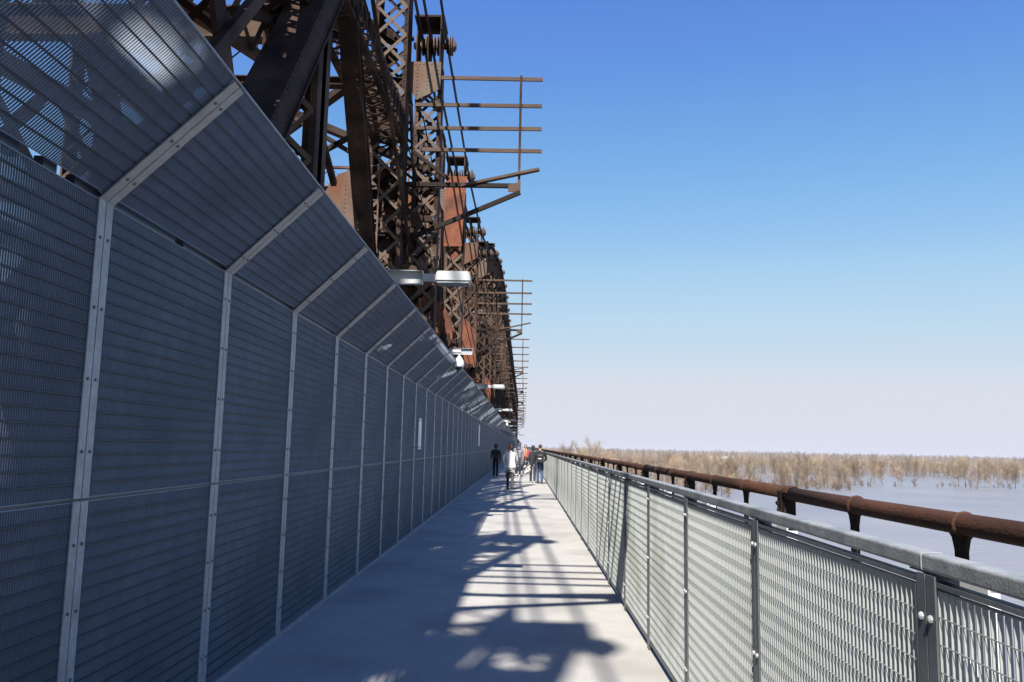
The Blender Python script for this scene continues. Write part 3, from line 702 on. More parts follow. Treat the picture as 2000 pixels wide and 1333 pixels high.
# railway floor, stringers and bottom chords behind the wall
mb = MB(); mb.box((-11.7, -40, -.9), (-2.4, 330, -.6)); mb.build('railway_floor', M['ballast'], TR)
for k in range(7):
    for x0, x1 in ((XA0, XA1), (-11.6, -10.8)):
        mb = MB(); a = -40+k*52.8; mb.box((x0, a, -.59), (x0+.05, a+52.7, .55)); mb.box((x1-.05, a, -.59), (x1, a+52.7, .55)); mb.box((x0-.05, a, .552), (x1+.05, a+52.7, .58)); mb.build('bottom_chord', M['rust'], TR)
    for xr in (-6.3, -7.8): mb = MB(); mb.box((xr-.04, -40+k*52.8, -.42), (xr+.04, -40+k*52.8+52.7, -.28)); mb.build('track_rail', M['pipe'], TR)
mb = MB()
for k in range(500): y = -20+k*.6; mb.box((-8.4, y, -.59), (-5.7, y+.25, -.425))
mb.build('sleepers', M['wood'], TR, 'stuff')
# side walkway bracket plates and catwalk timbers inside
for y, z in ((19.7, 5.6), (19.7, 6.9), (28.05, 5.0), (36.4, 5.0)):
    mb = MB(); mb.box((-4.0, y-.62, z), (-2.3, y-.50, z+.14)); mb.build('ledger', M['rust'], TR)
    mb = MB(); mb.prism([(.36*math.cos(k*math.pi/4), .2*math.sin(k*math.pi/4)) for k in range(8)], .12, (-2.85, y-.66, z+.03), (1, 0, 0), (0, 0, 1)); mb.build('splice_plate', M['rust'], TR)
# ladder on the column face
ld = MB(); lx, ly = -3.72, 18.72
for s_ in (-.17, .17): ld.box((lx+s_-.018, ly-.02, 3.5), (lx+s_+.018, ly+.02, 8.4))
L_ = ld.build('ladder', M['beige'], TR); rung = MB(); rung.box((-.17+.018, -.012, -.012), (.17-.018, .012, .012)); rm = rung.mesh('rung', M['beige'])
for k in range(17):
    o = link('rung', rm, L_); o.location = V((lx, ly, 3.65+k*.28)) - V(L_['_off'])
# cables drooping along the truss
for pts in ([(-2.85, 9, 9.4), (-2.8, 13.2, 8.9), (-2.7, 20, 7.9), (-2.6, 28, 6.3), (-2.5, 36, 5.3), (-2.45, 50, 5.9), (-2.4, 62, 5.2)],
            [(-2.6, 19.0, 9.5), (-2.45, 24, 7.8), (-2.35, 30, 6.5), (-2.3, 38, 5.2), (-2.3, 46, 4.8), (-2.3, 60, 5.3)],
            [(-2.3, 27.6, 8.0), (-2.25, 34, 6.2), (-2.25, 44, 4.6), (-2.25, 58, 4.4), (-2.25, 78, 5.4)]):
    fine = []
    for a_, c_ in zip(pts, pts[1:]):
        for k in range(4): fine.append(V(a_).lerp(V(c_), k/4))
    mb = MB(); mb.tube(fine + [V(pts[-1])], .018, 6); mb.build('cable', M['rust'], TR)
box_girder('inner_rod', (-2.95, 12.6, 10.6), (-2.75, 27.5, 1.2), .07, .07, M['rust'], rv=False)

# ------------------------------------------------------------------ cantilevered work platforms over the walkway
def make_platform(y0):
    o = empty('work_platform', 'x', 'platform', (-2.2, y0, 7.7), 'work platforms sticking out from the truss', local=True)
    # local: x from the truss face outward, z from the bracket tip
    prnd = random.Random(int(y0*10))
    for zr, x0, x1 in ((1.10, -.45, 2.50), (1.67, -.62, 2.49), (2.27, -.65, 2.49), (2.97, -.75, 2.50)):
        mb = MB(); sag = prnd.uniform(-.02, .02); mb.beam((x0, .05, zr+sag), (x1, .05+prnd.uniform(-.03, .03), zr-.01), .05, .09, (0, 1, 0)); mb.build('rail', M['wood'], o)
    mb = MB(); mb.beam((.55, .0, .17), (2.45, -.05, .60), .16, .06, (0, 1, 0)); mb.build('plank', M['wood'], o)
    mb = MB(); mb.box((1.93, -.03, .05), (1.99, .02, 3.02)); mb.build('upright', M['rust'], o)
    mb = MB(); mb.box((-1.4, -.05, .14), (1.99, .05, .24)); mb.build('bracket_arm', M['black_shade_rust'], o)  # arm and knee near-black to stand in for their shaded undersides
    mb = MB(); mb.beam((-.62, -.03, -1.15), (1.99, -.03, .02), .10, .10, (0, 1, 0)); mb.beam((-1.6, -.03, -1.05), (-.6, -.03, -1.15), .10, .10, (0, 1, 0)); mb.build('knee_brace', M['black_shade_rust'], o)
    mb = MB(); mb.prism([(1.7, .02), (2.0, .02), (2.0, .28), (1.7, .20)], .02, (0, -.062, 0), (1, 0, 0), (0, 0, 1)); mb.build('corner_plate', M['wood'], o)
    mb = MB(); mb.beam((-.65, -.1, 1.0), (.25, -.1, .30), .09, .08, (0, 1, 0)); mb.build('stay', M['black_shade_rust'], o)
    return o
plat0 = make_platform(19.7)
pl_txt = ['nearest large timber railed platform sticking out from the truss at the upper middle', 'second timber railed platform beyond the largest one', 'third timber railed platform, just past the second']
for k in range(-1, 11):
    yy = 3.0 if k < 0 else 19.7+25.05*k
    o = plat0 if k == 0 else copy_tree(plat0)
    o.location = (-2.2, yy-.36, 7.7)
    o['label'] = pl_txt[k] if 0 <= k < 3 else ('timber railed platform on the truss overhead behind the viewer' if k < 0 else '%s platform along the truss counted from the largest one' % ('fourth fifth sixth seventh eighth ninth tenth eleventh'.split()[k-3]))
# far sign gantry over the walkway
g = empty('signal_gantry', 'thin pale gantry arm sticking out over the far end of the bridge', 'gantry', (-2.0, 300, 0))
mb = MB(); mb.beam((-2, 300, 5.6), (3.6, 300, 5.6), .25, .25, (0, 1, 0)); mb.build('arm', M['galv'], g)
mb = MB(); mb.box((1.2, 299.8, 5.2), (3.4, 299.86, 6.1)); mb.build('sign_board', M['galv'], g)
mb = MB(); mb.box((-2.1, 299.9, 0), (-1.9, 300.1, 6)); mb.build('post', M['galv'], g)

# ------------------------------------------------------------------ people
def fabric(name, c, sc=20): return mat(name, c, tuple(x*.75 for x in c), sc, .9, 0, .2, 60)
SKIN = mat('skin', (.42, .25, .18), (.36, .20, .14), 8, .55); SKIN2 = mat('brown_skin', (.17, .095, .065), (.13, .07, .05), 8, .55)
EYE = mat('eye', (.03, .025, .02), (.02, .02, .02), 5, .3)
FB = {k: fabric(k + '_cloth', c) for k, c in dict(black=(.012, .012, .015), offblack=(.022, .022, .026), white=(.72, .71, .70), grey=(.22, .23, .25), slate=(.09, .10, .115), charcoal=(.05, .05, .055),
      denim=(.05, .075, .15), red=(.50, .06, .07), peach=(.60, .25, .17), tan=(.24, .20, .16), navy=(.02, .025, .045)).items()}
HAIR = {k: fabric(k + '_hair', c, 40) for k, c in dict(black=(.012, .01, .01), brown=(.05, .028, .018), auburn=(.085, .042, .026), grey=(.30, .27, .24)).items()}
SHOE = {'white': fabric('white_shoe', (.6, .58, .56)), 'black': fabric('black_shoe', (.015, .015, .016)), 'brown': fabric('brown_shoe', (.08, .05, .035))}
def patterned():
    m = mat('black_and_white_print', (.5, .49, .48), (.015, .015, .015), 16, .9, lo=.47, hi=.53); return m
FB['print'] = patterned()
dg = None
def skin_mesh(name, verts, edges, radii, roots, mt, lev=2):
    me = bpy.data.meshes.new(name + '_skeleton'); me.from_pydata([tuple(v) for v in verts], edges, [])
    o = bpy.data.objects.new('tmp', me); COL.objects.link(o)
    o.modifiers.new('s', 'SKIN'); sd = o.modifiers.new('d', 'SUBSURF'); sd.levels = lev; sd.render_levels = lev
    for i, r in enumerate(radii):
        sv = me.skin_vertices[0].data[i]; sv.radius = r if hasattr(r, '__len__') else (r, r); sv.use_root = i in roots
    bpy.context.view_layer.update()
    ev = o.evaluated_get(bpy.context.evaluated_depsgraph_get()); m2 = bpy.data.meshes.new_from_object(ev)
    bpy.data.objects.remove(o); bpy.data.meshes.remove(me)
    m2.name = name; m2.materials.clear(); m2.materials.append(mt)
    m2.polygons.foreach_set('use_smooth', [True]*len(m2.polygons)); return m2
def lerp(a, c, t): return V(a).lerp(V(c), t)
def chain(pts, rs):
    return [V(p) for p in pts], rs
def join_chains(chs):
    vs, es, rs, roots = [], [], [], []
    for pts, r in chs:
        o = len(vs); vs += [V(p) for p in pts]; rs += list(r); roots.append(o); es += [(o+i, o+i+1) for i in range(len(pts)-1)]
    return vs, es, rs, roots
def person(label, pos, face, h, legs, arms, top, trousers, shoes, hair, skin=None, build=1.0, hood=False, coat_len=.0, flare=0, extra=None, female=False, lean=0.0, trouser_r=1.0, collar=None):
    """face: +1 looks along +y (away), -1 towards the viewer. legs: per side (hip swing deg, knee deg); arms: per side (forward deg, outward deg, elbow deg)"""
    skin = skin or SKIN
    root = empty('person', label, 'person', (pos[0], pos[1], 0), 'people walking on the walkway', local=True)
    root.rotation_euler = (0, 0, 0 if face > 0 else math.pi)
    s = h / 1.75; hipz = .90*s; shz = 1.43*s; sw = (.175 if female else .195)*s*build; hw = .09*s
    hip = V((0, 0, hipz)); 
    def legpts(sd, a, k):
        h0 = V((sd*hw, 0, hipz-.03*s)); L1, L2 = .42*s, .41*s
        k1 = h0 + V((0, math.sin(rad(a)), -math.cos(rad(a))))*L1; k2 = k1 + V((0, math.sin(rad(a-k)), -math.cos(rad(a-k))))*L2
        return h0, k1, k2
    lp = [legpts(sd, *legs[i]) for i, sd in enumerate((-1, 1))]
    dz = .085*s - min(p[2].z for p in lp)         # feet on the deck
    up = V((0, 0, dz)); lp = [[p+up for p in q] for q in lp]; hip = hip+up; shz += dz
    def armpts(sd, f, outw, el):
        s0 = V((sd*sw*.92, lean, shz-.065*s)); L1, L2 = .29*s, .25*s
        d1 = V((sd*math.sin(rad(outw)), math.sin(rad(f)), -math.cos(rad(f))*math.cos(rad(outw)))).normalized()
        e = s0 + d1*L1; f2 = f+el
        d2 = V((sd*math.sin(rad(outw))*.3 - sd*(.35 if el > 50 else 0), math.sin(rad(f2)), -math.cos(rad(f2)))).normalized()
        return s0, e, e + d2*L2, d2
    ap = [armpts(sd, *arms[i]) for i, sd in enumerate((-1, 1))]
    chest = V((0, lean*.8, shz-.12*s)); waist = lerp(hip, chest, .45); neck = V((0, lean, shz+.05*s))
    hc = neck + V((0, .015*s, .13*s))
    # body: one continuous figure
    vs = [hip, waist, chest, V((0, lean, shz)), neck, hc+V((0, .005*s, -.045*s)), hc+V((0, 0, .035*s)), hc+V((0, -.01*s, .075*s))]
    rs = [(.135*s, .10*s), (.125*s, .09*s), (.15*s, .10*s), (.075*s, .07*s), .052*s, (.062*s, .075*s), (.076*s, .092*s), (.055*s, .065*s)]
    es = [(i, i+1) for i in range(7)]
    for q in lp:
        o = len(vs); vs += [q[0], lerp(q[0], q[1], .5), q[1], lerp(q[1], q[2], .35), q[2]]; rs += [.078*s, .07*s, .052*s, .054*s, .034*s]
        es += [(0, o)] + [(o+i, o+i+1) for i in range(4)]
    for q in ap:
        o = len(vs); vs += [q[0], q[1], q[2], q[2]+q[3]*.05*s, q[2]+q[3]*.09*s]; rs += [.05*s, .038*s, .027*s, (.034*s, .02*s), (.036*s, .016*s)]
        es += [(2, o)] + [(o+i, o+i+1) for i in range(4)]
    bm_ = skin_mesh('body', vs, es, rs, {0}, skin, 2)
    # hands: fingers rooted in the palm, merged into the body mesh data
    fm = MB()
    for i, q in enumerate(ap):
        sd = (-1, 1)[i]; pd = q[3]; base = q[2]+pd*.08*s; side = V((0, 1, 0)) - pd*pd.y; side = side.normalized() if side.length > .1 else V((0, 0, 1)); nrm = pd.cross(side)
        for j, ln in enumerate((.066, .076, .070, .052)):
            p0 = base + side*((1.5-j)*.019*s); p1 = p0 + pd*ln*.55*s; p2 = p1 + (pd*.8 - nrm*sd*.5)*ln*.45*s
            fm.tube([p0, p1, p2], [.0095*s, .0085*s, .006*s], 6)
        t0 = q[2]+pd*.03*s+side*.03*s; fm.tube([t0, t0+(pd*.7+side*.8)*.035*s, t0+(pd*1.2+side*.9)*.055*s], [.011*s, .010*s, .007*s], 6)
    # face: nose, ears, lips
    fm.tube([hc+V((0, .085*s, .02*s)), hc+V((0, .105*s, -.012*s))], [.010*s, .016*s], 6)
    for sd in (-1, 1): fm.tube([hc+V((sd*.074*s, -.005*s, .02*s)), hc+V((sd*.082*s, -.01*s, -.02*s))], [.016*s, .010*s], 6)
    o_body = link('body', bm_, root)
    fo = fm.build('tmpf', skin, None)
    import bmesh
    b2 = bmesh.new(); b2.from_mesh(bm_); b2.from_mesh(fo.data); b2.to_mesh(bm_); b2.free(); me_ = fo.data; bpy.data.objects.remove(fo); bpy.data.meshes.remove(me_)
    if face < 0:
        for sd in (-1, 1): mb = MB(); mb.tube([hc+V((sd*.032*s, .078*s, .022*s)), hc+V((sd*.032*s, .088*s, .022*s))], [.012*s, .008*s], 8); mb.build('eye', EYE, root)
        mb = MB(); mb.tube([hc+V((-.028*s, .082*s, -.055*s)), hc+V((0, .09*s, -.057*s)), hc+V((.028*s, .082*s, -.055*s))], [.005*s, .009*s, .005*s], 6); mb.build('mouth', fabric('lips', (.30, .11, .10)), root)
    # trousers
    tv = [hip+V((0, 0, .10*s)), hip]; tr = [(.14*s*build, .115*s*build), (.16*s*build, .125*s*build)]; te = [(0, 1)]
    for q in lp:
        o = len(tv); tv += [q[0]+V((0, 0, -.04*s)), lerp(q[0], q[1], .5), q[1], lerp(q[1], q[2], .5), q[2]+V((0, -.01*s, -.05*s))]; k = trouser_r
        tr += [.092*s*k, .086*s*k, .070*s*k, .066*s*k, .058*s*k]; te += [(1, o)] + [(o+i, o+i+1) for i in range(4)]
    link('trousers', skin_mesh('trousers', tv, te, tr, {1}, trousers, 2), root)
    # shoes
    for q in lp:
        f = q[2]; link('shoe', skin_mesh('shoe', [f+V((0, -.05*s, -.035*s)), f+V((0, .05*s, -.040*s)), f+V((0, .17*s, -.055*s))], [(0, 1), (1, 2)], [(.046*s, .052*s), (.052*s, .046*s), (.046*s, .028*s)], {0}, shoes, 2), root)
    # jacket: torso to hem plus sleeves
    hem = hip.z - .02*s - coat_len*s
    hemv = V((0, -.0, hem)); jv = [hemv, lerp(hemv, waist, .55), waist, chest, V((0, lean, shz-.045*s)), V((0, lean, shz+.005*s)), neck + V((0, 0, .005*s))]
    jr = [((.17+flare)*s*build, (.13+flare)*s*build), ((.165+flare*.6)*s*build, (.128+flare*.5)*s*build), (.155*s*build, .118*s*build), (.172*s*build, .125*s*build), (.125*s, .095*s), .078*s, .066*s]
    je = [(i, i+1) for i in range(6)]
    for q in ap:
        o = len(jv); jv += [q[0]+V((0, 0, -.005)), lerp(q[0], q[1], .5), q[1], lerp(q[1], q[2], .5), lerp(q[1], q[2], .95)]; jr += [.066*s*build, .062*s*build, .056*s, .05*s, .045*s]
        je += [(3, o)] + [(o+i, o+i+1) for i in range(4)]
    jk = link('jacket', skin_mesh('jacket', jv, je, jr, {0}, top, 2), root)
    # hair / hood
    if hood:
        hv = [neck+V((0, -.01*s, 0)), hc+V((0, -.022*s, -.03*s)), hc+V((0, -.022*s, .04*s)), hc+V((0, -.005*s, .10*s)), hc+V((0, .05*s, .10*s))]; hr = [.10*s, (.105*s, .10*s), (.108*s, .105*s), (.095*s, .06*s), (.07*s, .03*s)]
        link('hood', skin_mesh('hood', hv, [(0, 1), (1, 2), (2, 3), (3, 4)], hr, {0}, top, 2), root)
    else:
        long_ = .10 if female else .03
        hv = [hc+V((0, -.04*s, -long_*s)), hc+V((0, -.038*s, .03*s)), hc+V((0, -.018*s, .085*s)), hc+V((0, .035*s, .095*s))]; hr = [.06*s if not female else .085*s, (.092*s, .082*s), (.090*s, .086*s), (.065*s, .035*s)]
        link('hair', skin_mesh('hair', hv, [(0, 1), (1, 2), (2, 3)], hr, {0}, hair, 2), root)
    if collar: link('collar', skin_mesh('collar', [neck+V((0, .0, -.03*s)), neck+V((0, 0, .015*s))], [(0, 1)], [.082*s, .074*s], {0}, collar, 2), root)
    if extra: extra(root, s, dict(hip=hip, waist=waist, chest=chest, neck=neck, hc=hc, arms=ap, legs=lp, shz=shz))
    return root
def x_white(root, s, j):          # patterned blouse hem below the white jacket
    hz = j['hip'].z
    mb = MB(); n = 18
    for k in range(n):
        a0, a1 = 2*math.pi*k/n, 2*math.pi*(k+1)/n; r0, r1 = (.185*s, .155*s), (.20*s, .165*s); w0 = .03*math.sin(3*a0)*s; w1 = .03*math.sin(3*a1)*s
        mb.add([(r0[0]*math.cos(a0), r0[1]*math.sin(a0), hz-.05*s), (r0[0]*math.cos(a1), r0[1]*math.sin(a1), hz-.05*s), (r1[0]*math.cos(a1), r1[1]*math.sin(a1), hz-.26*s+w1), (r1[0]*math.cos(a0), r1[1]*math.sin(a0), hz-.26*s+w0)], [(3, 2, 1, 0)])
    o = mb.build('blouse_hem', FB['print'], root); sd = o.modifiers.new('t', 'SOLIDIFY'); sd.thickness = .006
def x_man(root, s, j):            # dark upper yoke of the colour-block jacket and front zip
    c = j['chest']; w_ = j['waist']
    vs = [c+V((0, .0, -.01*s)), c+V((0, 0, .06*s)), V((0, 0, j['shz']+.015*s)), j['neck']+V((0, 0, -.02*s))]
    link('yoke', skin_mesh('yoke', vs, [(0, 1), (1, 2), (2, 3)], [(.205*s, .150*s), (.200*s, .145*s), (.155*s, .11*s), .088*s], {0}, FB['slate'], 2), root)
    mb = MB(); mb.box((-.008*s, .118*s, j['hip'].z), (.008*s, .142*s, c.z-.05*s)); mb.build('zip', FB['slate'], root)
def x_red(root, s, j):            # long peach scarf
    for sd, z1 in ((-1, .62), (1, .50)):
        mb = MB(); n = j['neck']; mb.tube([n+V((sd*.05*s, .05*s, 0)), n+V((sd*.06*s, .15*s, -.12*s)), n+V((sd*.055*s, .16*s, -.35*s)), n+V((sd*.05*s, .15*s, -z1*s))], [.036*s, .038*s, .030*s, .036*s], 8); mb.build('scarf', FB['peach'], root, smooth=True)
def x_pack(root, s, j):
    c = j['chest']
    for sd in (-1, 1): mb = MB(); mb.tube([c+V((sd*.10*s, -.13*s, -.15*s)), c+V((sd*.12*s, -.10*s, .10*s)), c+V((sd*.11*s, .0*s, .17*s)), c+V((sd*.11*s, .13*s, .05*s)), c+V((sd*.12*s, .12*s, -.18*s))], .018*s, 6); mb.build('strap', FB['offblack'], root)
def bag_thing(name, label, cat, loc, fn):
    o = empty(name, label, cat, loc, local=True); fn(o); return o
B = FB
# woman in white seen from behind, mid-stride
person('person in a flared white jacket and dark trousers walking away mid-walkway', (-.48, 30.6), 1, 1.63, ((-3, 4), (-9, 12)), ((20, 12, 50), (10, 14, 55)), B['white'], B['charcoal'], SHOE['black'], HAIR['auburn'], build=1.22, flare=.06, coat_len=.14, extra=x_white, female=True, trouser_r=.95)
# man in the grey and white jacket facing the viewer
person('person in a grey and white jacket and white shoes walking towards the viewer', (-.28, 44.0), -1, 1.80, ((10, 4), (-10, 14)), ((-6, 10, 10), (12, 10, 12)), B['grey'], B['charcoal'], SHOE['white'], HAIR['grey'], build=1.06, extra=x_man, collar=B['white'])
# woman in red with the black bag
red = person('person in a red coat and peach scarf beside the man in the grey jacket', (.10, 47.5), -1, 1.66, ((6, 4), (-6, 10)), ((12, 6, 60), (14, 6, 62)), B['red'], B['black'], SHOE['black'], HAIR['black'], extra=x_red, female=True, coat_len=.12)
def f_bag(o):
    mb = MB(); mb.prism(rail_prof(.40, .34, .05), .14, (0, 0, .17), (1, 0, 0), (0, 0, 1)); mb.build('bag_body', B['black'], o)
    mb = MB(); mb.tube([(-.12, 0, .33), (-.10, 0, .47), (0, 0, .52), (.10, 0, .47), (.12, 0, .33)], .012, 6); mb.build('handle', B['offblack'], o)
    mb = MB(); mb.box((-.15, -.078, .22), (.15, -.071, .235)); mb.build('zip', M['galv'], o)
bag_thing('handbag', 'large black bag held low in front by the person in red', 'bag', (.20, 47.15, .50), f_bag)
# hooded person in the shade by the wall
person('person in a black hooded coat and black trousers in the shade beside the screen wall', (-1.45, 43.3), -1, 1.66, ((3, 2), (-3, 5)), ((4, 9, 12), (6, 10, 40)), B['black'], B['black'], SHOE['black'], HAIR['black'], skin=SKIN2, hood=True, build=1.05, coat_len=.10)
# person half hidden behind the woman in white
person('person in dark navy clothes with black hair half hidden behind the person in white', (-.74, 41.5), -1, 1.64, ((5, 3), (-5, 8)), ((8, 10, 10), (-4, 10, 10)), B['navy'], B['black'], SHOE['black'], HAIR['black'], skin=SKIN2, female=True, build=1.05)
# companion in a black hoodie seen from behind
person('person in a black hooded top and dark trousers walking away beside the backpacker', (.42, 36.9), 1, 1.62, ((4, 3), (-4, 8)), ((-4, 8, 8), (5, 8, 8)), B['offblack'], B['navy'], SHOE['white'], HAIR['black'], hood=True, female=True)
def f_tote(o):
    mb = MB(); mb.prism(rail_prof(.30, .36, .03), .09, (0, 0, .18), (1, 0, 0), (0, 0, 1)); mb.build('bag_body', FB['print'], o)
    mb = MB(); mb.tube([(-.09, 0, .36), (-.05, 0, .56), (.05, 0, .56), (.09, 0, .36)], .012, 6); mb.build('handle', FB['print'], o)
bag_thing('tote_bag', 'black and white patterned bag hanging at the side of the hooded walker', 'bag', (.16, 36.85, .42), f_tote)
# backpacker in jeans
person('person in a black jacket and blue jeans walking away along the right railing', (.72, 36.1), 1, 1.66, ((3, 3), (-3, 6)), ((-4, 10, 12), (8, 16, 60)), B['black'], B['denim'], SHOE['brown'], HAIR['brown'], build=1.15, extra=x_pack, trouser_r=1.1)
def f_pack(o):
    mb = MB(); mb.prism(rail_prof(.32, .46, .09), .16, (0, 0, .23), (1, 0, 0), (0, 0, 1)); mb.build('main_bag', B['black'], o)
    mb = MB(); mb.prism(rail_prof(.25, .20, .05), .07, (0, -.11, .13), (1, 0, 0), (0, 0, 1)); mb.build('front_pocket', B['offblack'], o)
    mb = MB(); mb.box((-.09, -.152, .165), (.05, -.146, .20)); mb.build('pale_patch', B['white'], o)
    mb = MB(); mb.box((-.10, -.09, .33), (.10, -.082, .345)); mb.build('reflective_stripe', M['galv'], o)
bag_thing('backpack', 'black backpack with a small pale patch worn by the person in jeans', 'backpack', (.72, 35.87, .90), f_pack)

# ------------------------------------------------------------------ flooded woods across the river
def tree_mesh(seed, h, spread, nl, nt_, bark, twig, trunk_r, base_clear=.22, thick=1.0, stems=1):
    r = random.Random(seed); mbT, mbC = MB(), MB()
    for st in range(stems):
        ox, oy = (r.uniform(-1, 1)*.12*h*(stems > 1), r.uniform(-1, 1)*.1*h*(stems > 1))
        pts = [V((ox, oy, 0))]; lean = V((r.uniform(-.08, .08), r.uniform(-.08, .08), 1))
        for k in range(1, 6): pts.append(pts[-1] + (lean + V((r.uniform(-.1, .1), r.uniform(-.1, .1), 0)))*h*.175)
        rr = [trunk_r*(1-k*.17) for k in range(6)]; mbT.tube(pts, rr, 6)
        ends = []
        for k in range(nl):
            t = base_clear + (1-base_clear)*(k+.5)/nl; i = min(4, int(t*5)); p = pts[i].lerp(pts[i+1], t*5-i)
            a = r.uniform(0, 6.28); up_ = .55 + .6*t; L = spread*(1.15-.7*abs(t-.45))*r.uniform(.7, 1.1)
            d1 = V((math.cos(a), math.sin(a), up_)).normalized(); m_ = p + d1*L*.5; e = m_ + (d1+V((0, 0, .45))).normalized()*L*.55
            mbT.tube([p, m_, e], [trunk_r*.42*(1-.5*t), trunk_r*.24, trunk_r*.1], 4, False); ends += [(p.lerp(m_, .6), d1), (m_, d1), (m_.lerp(e, .5), d1), (e, d1)]
        for k in range(nt_):
            p, d1 = ends[r.randrange(len(ends))]
            d2 = (d1 + V((r.gauss(0, .55), r.gauss(0, .55), r.gauss(.35, .4)))).normalized(); L = spread*r.uniform(.12, .30); sd = d2.orthogonal().normalized(); s2 = d2.cross(sd)
            q = p + V((r.gauss(0, .13), r.gauss(0, .13), r.gauss(0, .12)))*spread; w_ = r.uniform(.035, .085)*thick
            tip = q + d2*L; md = q + d2*L*.5 + sd*w_*1.5
            mbC.add([q+sd*w_, q-sd*w_*.5+s2*w_*.87, q-sd*w_*.5-s2*w_*.87, tip], [(0, 1, 3), (1, 2, 3), (2, 0, 3)])
            tip2 = md + (d2+V((r.gauss(0, .6), r.gauss(0, .6), r.gauss(.1, .4)))).normalized()*L*.6
            mbC.add([md+sd*w_*.7, md-sd*w_*.35+s2*w_*.6, md-sd*w_*.35-s2*w_*.6, tip2], [(0, 1, 3), (1, 2, 3), (2, 0, 3)])
    return mbT, mbC
kinds = []
for i in range(8):
    h = (22, 20, 24, 19, 23, 21, 18, 25)[i]
    T, C = tree_mesh(20+i, h, h*.32, 17, 1300, 0, 0, h*.015, thick=.72, base_clear=(.2, .3, .12)[i % 3])
    bk = M['barkdark'] if i % 3 == 0 else M['bark']
    kinds.append((T.mesh('trunk', bk), C.mesh('crown', M['twigred'] if i % 4 == 1 else M['twig'])))
shr = []
for i in range(5):
    h = (5, 6.5, 4, 7.5, 5.5)[i]
    T, C = tree_mesh(60+i, h, h*.5, 5, 70, 0, 0, .10, base_clear=.05, thick=1.3, stems=3); shr.append((T.mesh('stems', M['barkdark']), C.mesh('twigs', M['brush'])))
def plant(kind, x, y, rz, sc, name, label, cat, group, z=WZ):
    o = link(name, kind[0]); o.location = (x, y, z-.2); o.rotation_euler = (0, 0, rz); o.scale = (sc, sc, sc*R.uniform(.9, 1.1)); tag(o, label, cat, group)
    c = link(kind[1].name.split('.')[0], kind[1], o); return o
def at(px, Y):                       # bearing of a photo column at distance Y
    return (px - (VPX + .0192*-20)) / F_PX * Y
rt = random.Random(11); count = 0
L1 = 'bare pale tan tree in the dense flooded wood across the river'
L3 = 'bare pale tree in the brushy clump at the middle of the wood, standing in water'
L4 = 'bare tree at the front edge of the unbroken far shore wood on the right'
L1 = 'bare pale tan tree in the dense wood just above the rusty pipe rail'
L2 = 'bare tree in the thin row standing out in the water before the wood'
LS_ = 'low dry reddish brush rising from the flood water below the bare trees'
# scattered groups out in the water (right side of the view): photo column, distance
front = [(1905, 735), (1868, 740), (1890, 722), (1930, 728), (1948, 745), (1962, 733), (1855, 760), (1915, 752), (1880, 768), (1660, 745), (1668, 728), (1710, 760), (1742, 735), (1695, 770),
         (1748, 752), (1990, 765)]
for px, Y in front: plant(kinds[rt.randrange(8)], at(px, Y), Y, rt.uniform(0, 6.28), rt.uniform(.72, 1.0), 'bare_tree', L2, 'tree', 'thin row of trees out in the water')
for k in range(64):
    px = 1380+270*rt.random()**.8; Y = rt.uniform(640, 860)
    plant(kinds[rt.randrange(8)], at(px, Y), Y, rt.uniform(0, 6.28), rt.uniform(.75, 1.0), 'bare_tree', L3, 'tree', 'bare trees of the middle clump')
for k in range(150):
    px = 1030+390*rt.random(); Y = rt.uniform(470, 900) + max(0, (px-1250))*.4
    plant(kinds[rt.randrange(8)], at(px, Y), Y, rt.uniform(0, 6.28), rt.uniform(.6, 1.08) if Y > 560 else rt.uniform(.5, .98), 'bare_tree', L1, 'tree', 'bare trees of the flooded wood')
for px, Y, sc in ((1138, 560, 1.15), (1158, 590, 1.22), (1149, 620, 1.2), (1105, 640, 1.15)): plant(kinds[2], at(px, Y), Y, rt.uniform(0, 6.28), sc, 'bare_tree', L1, 'tree', 'bare trees of the flooded wood')
for k in range(60):
    px = 1640+380*rt.random(); Y = rt.uniform(985, 1080)
    plant(kinds[rt.randrange(8)], at(px, Y), Y, rt.uniform(0, 6.28), rt.uniform(.80, 1.02), 'bare_tree', L4, 'tree', 'bare trees of the far shore')
WT, WC = tree_mesh(99, 10, 4.0, 9, 200, 0, 0, .16, base_clear=.15, thick=1.5)
o = link('willow_tree', WT.mesh('trunk', M['bark'])); o.location = (at(1424, 640), 640, WZ-.2); tag(o, 'small yellow green budding willow at the edge of the bare wood', 'tree'); link('crown', WC.mesh('crown', M['willow']), o)
# brush along the water line
for k in range(150):
    q = rt.random()
    if q < .45: px = rt.uniform(1400, 1650); Y = rt.uniform(615, 680)
    elif q < .62: px = rt.choice((1660, 1675, 1700, 1745, 1770, 1810, 1835, 1870, 1890, 1915, 1945, 1985))+rt.uniform(-14, 14); Y = rt.uniform(700, 745)
    else: px = rt.uniform(1100, 1420); Y = rt.uniform(480, 640)
    plant(shr[rt.randrange(5)], at(px, Y), Y, rt.uniform(0, 6.28), rt.uniform(.6, 1.25), 'dry_brush', LS_, 'brush', 'dry brush at the water line')
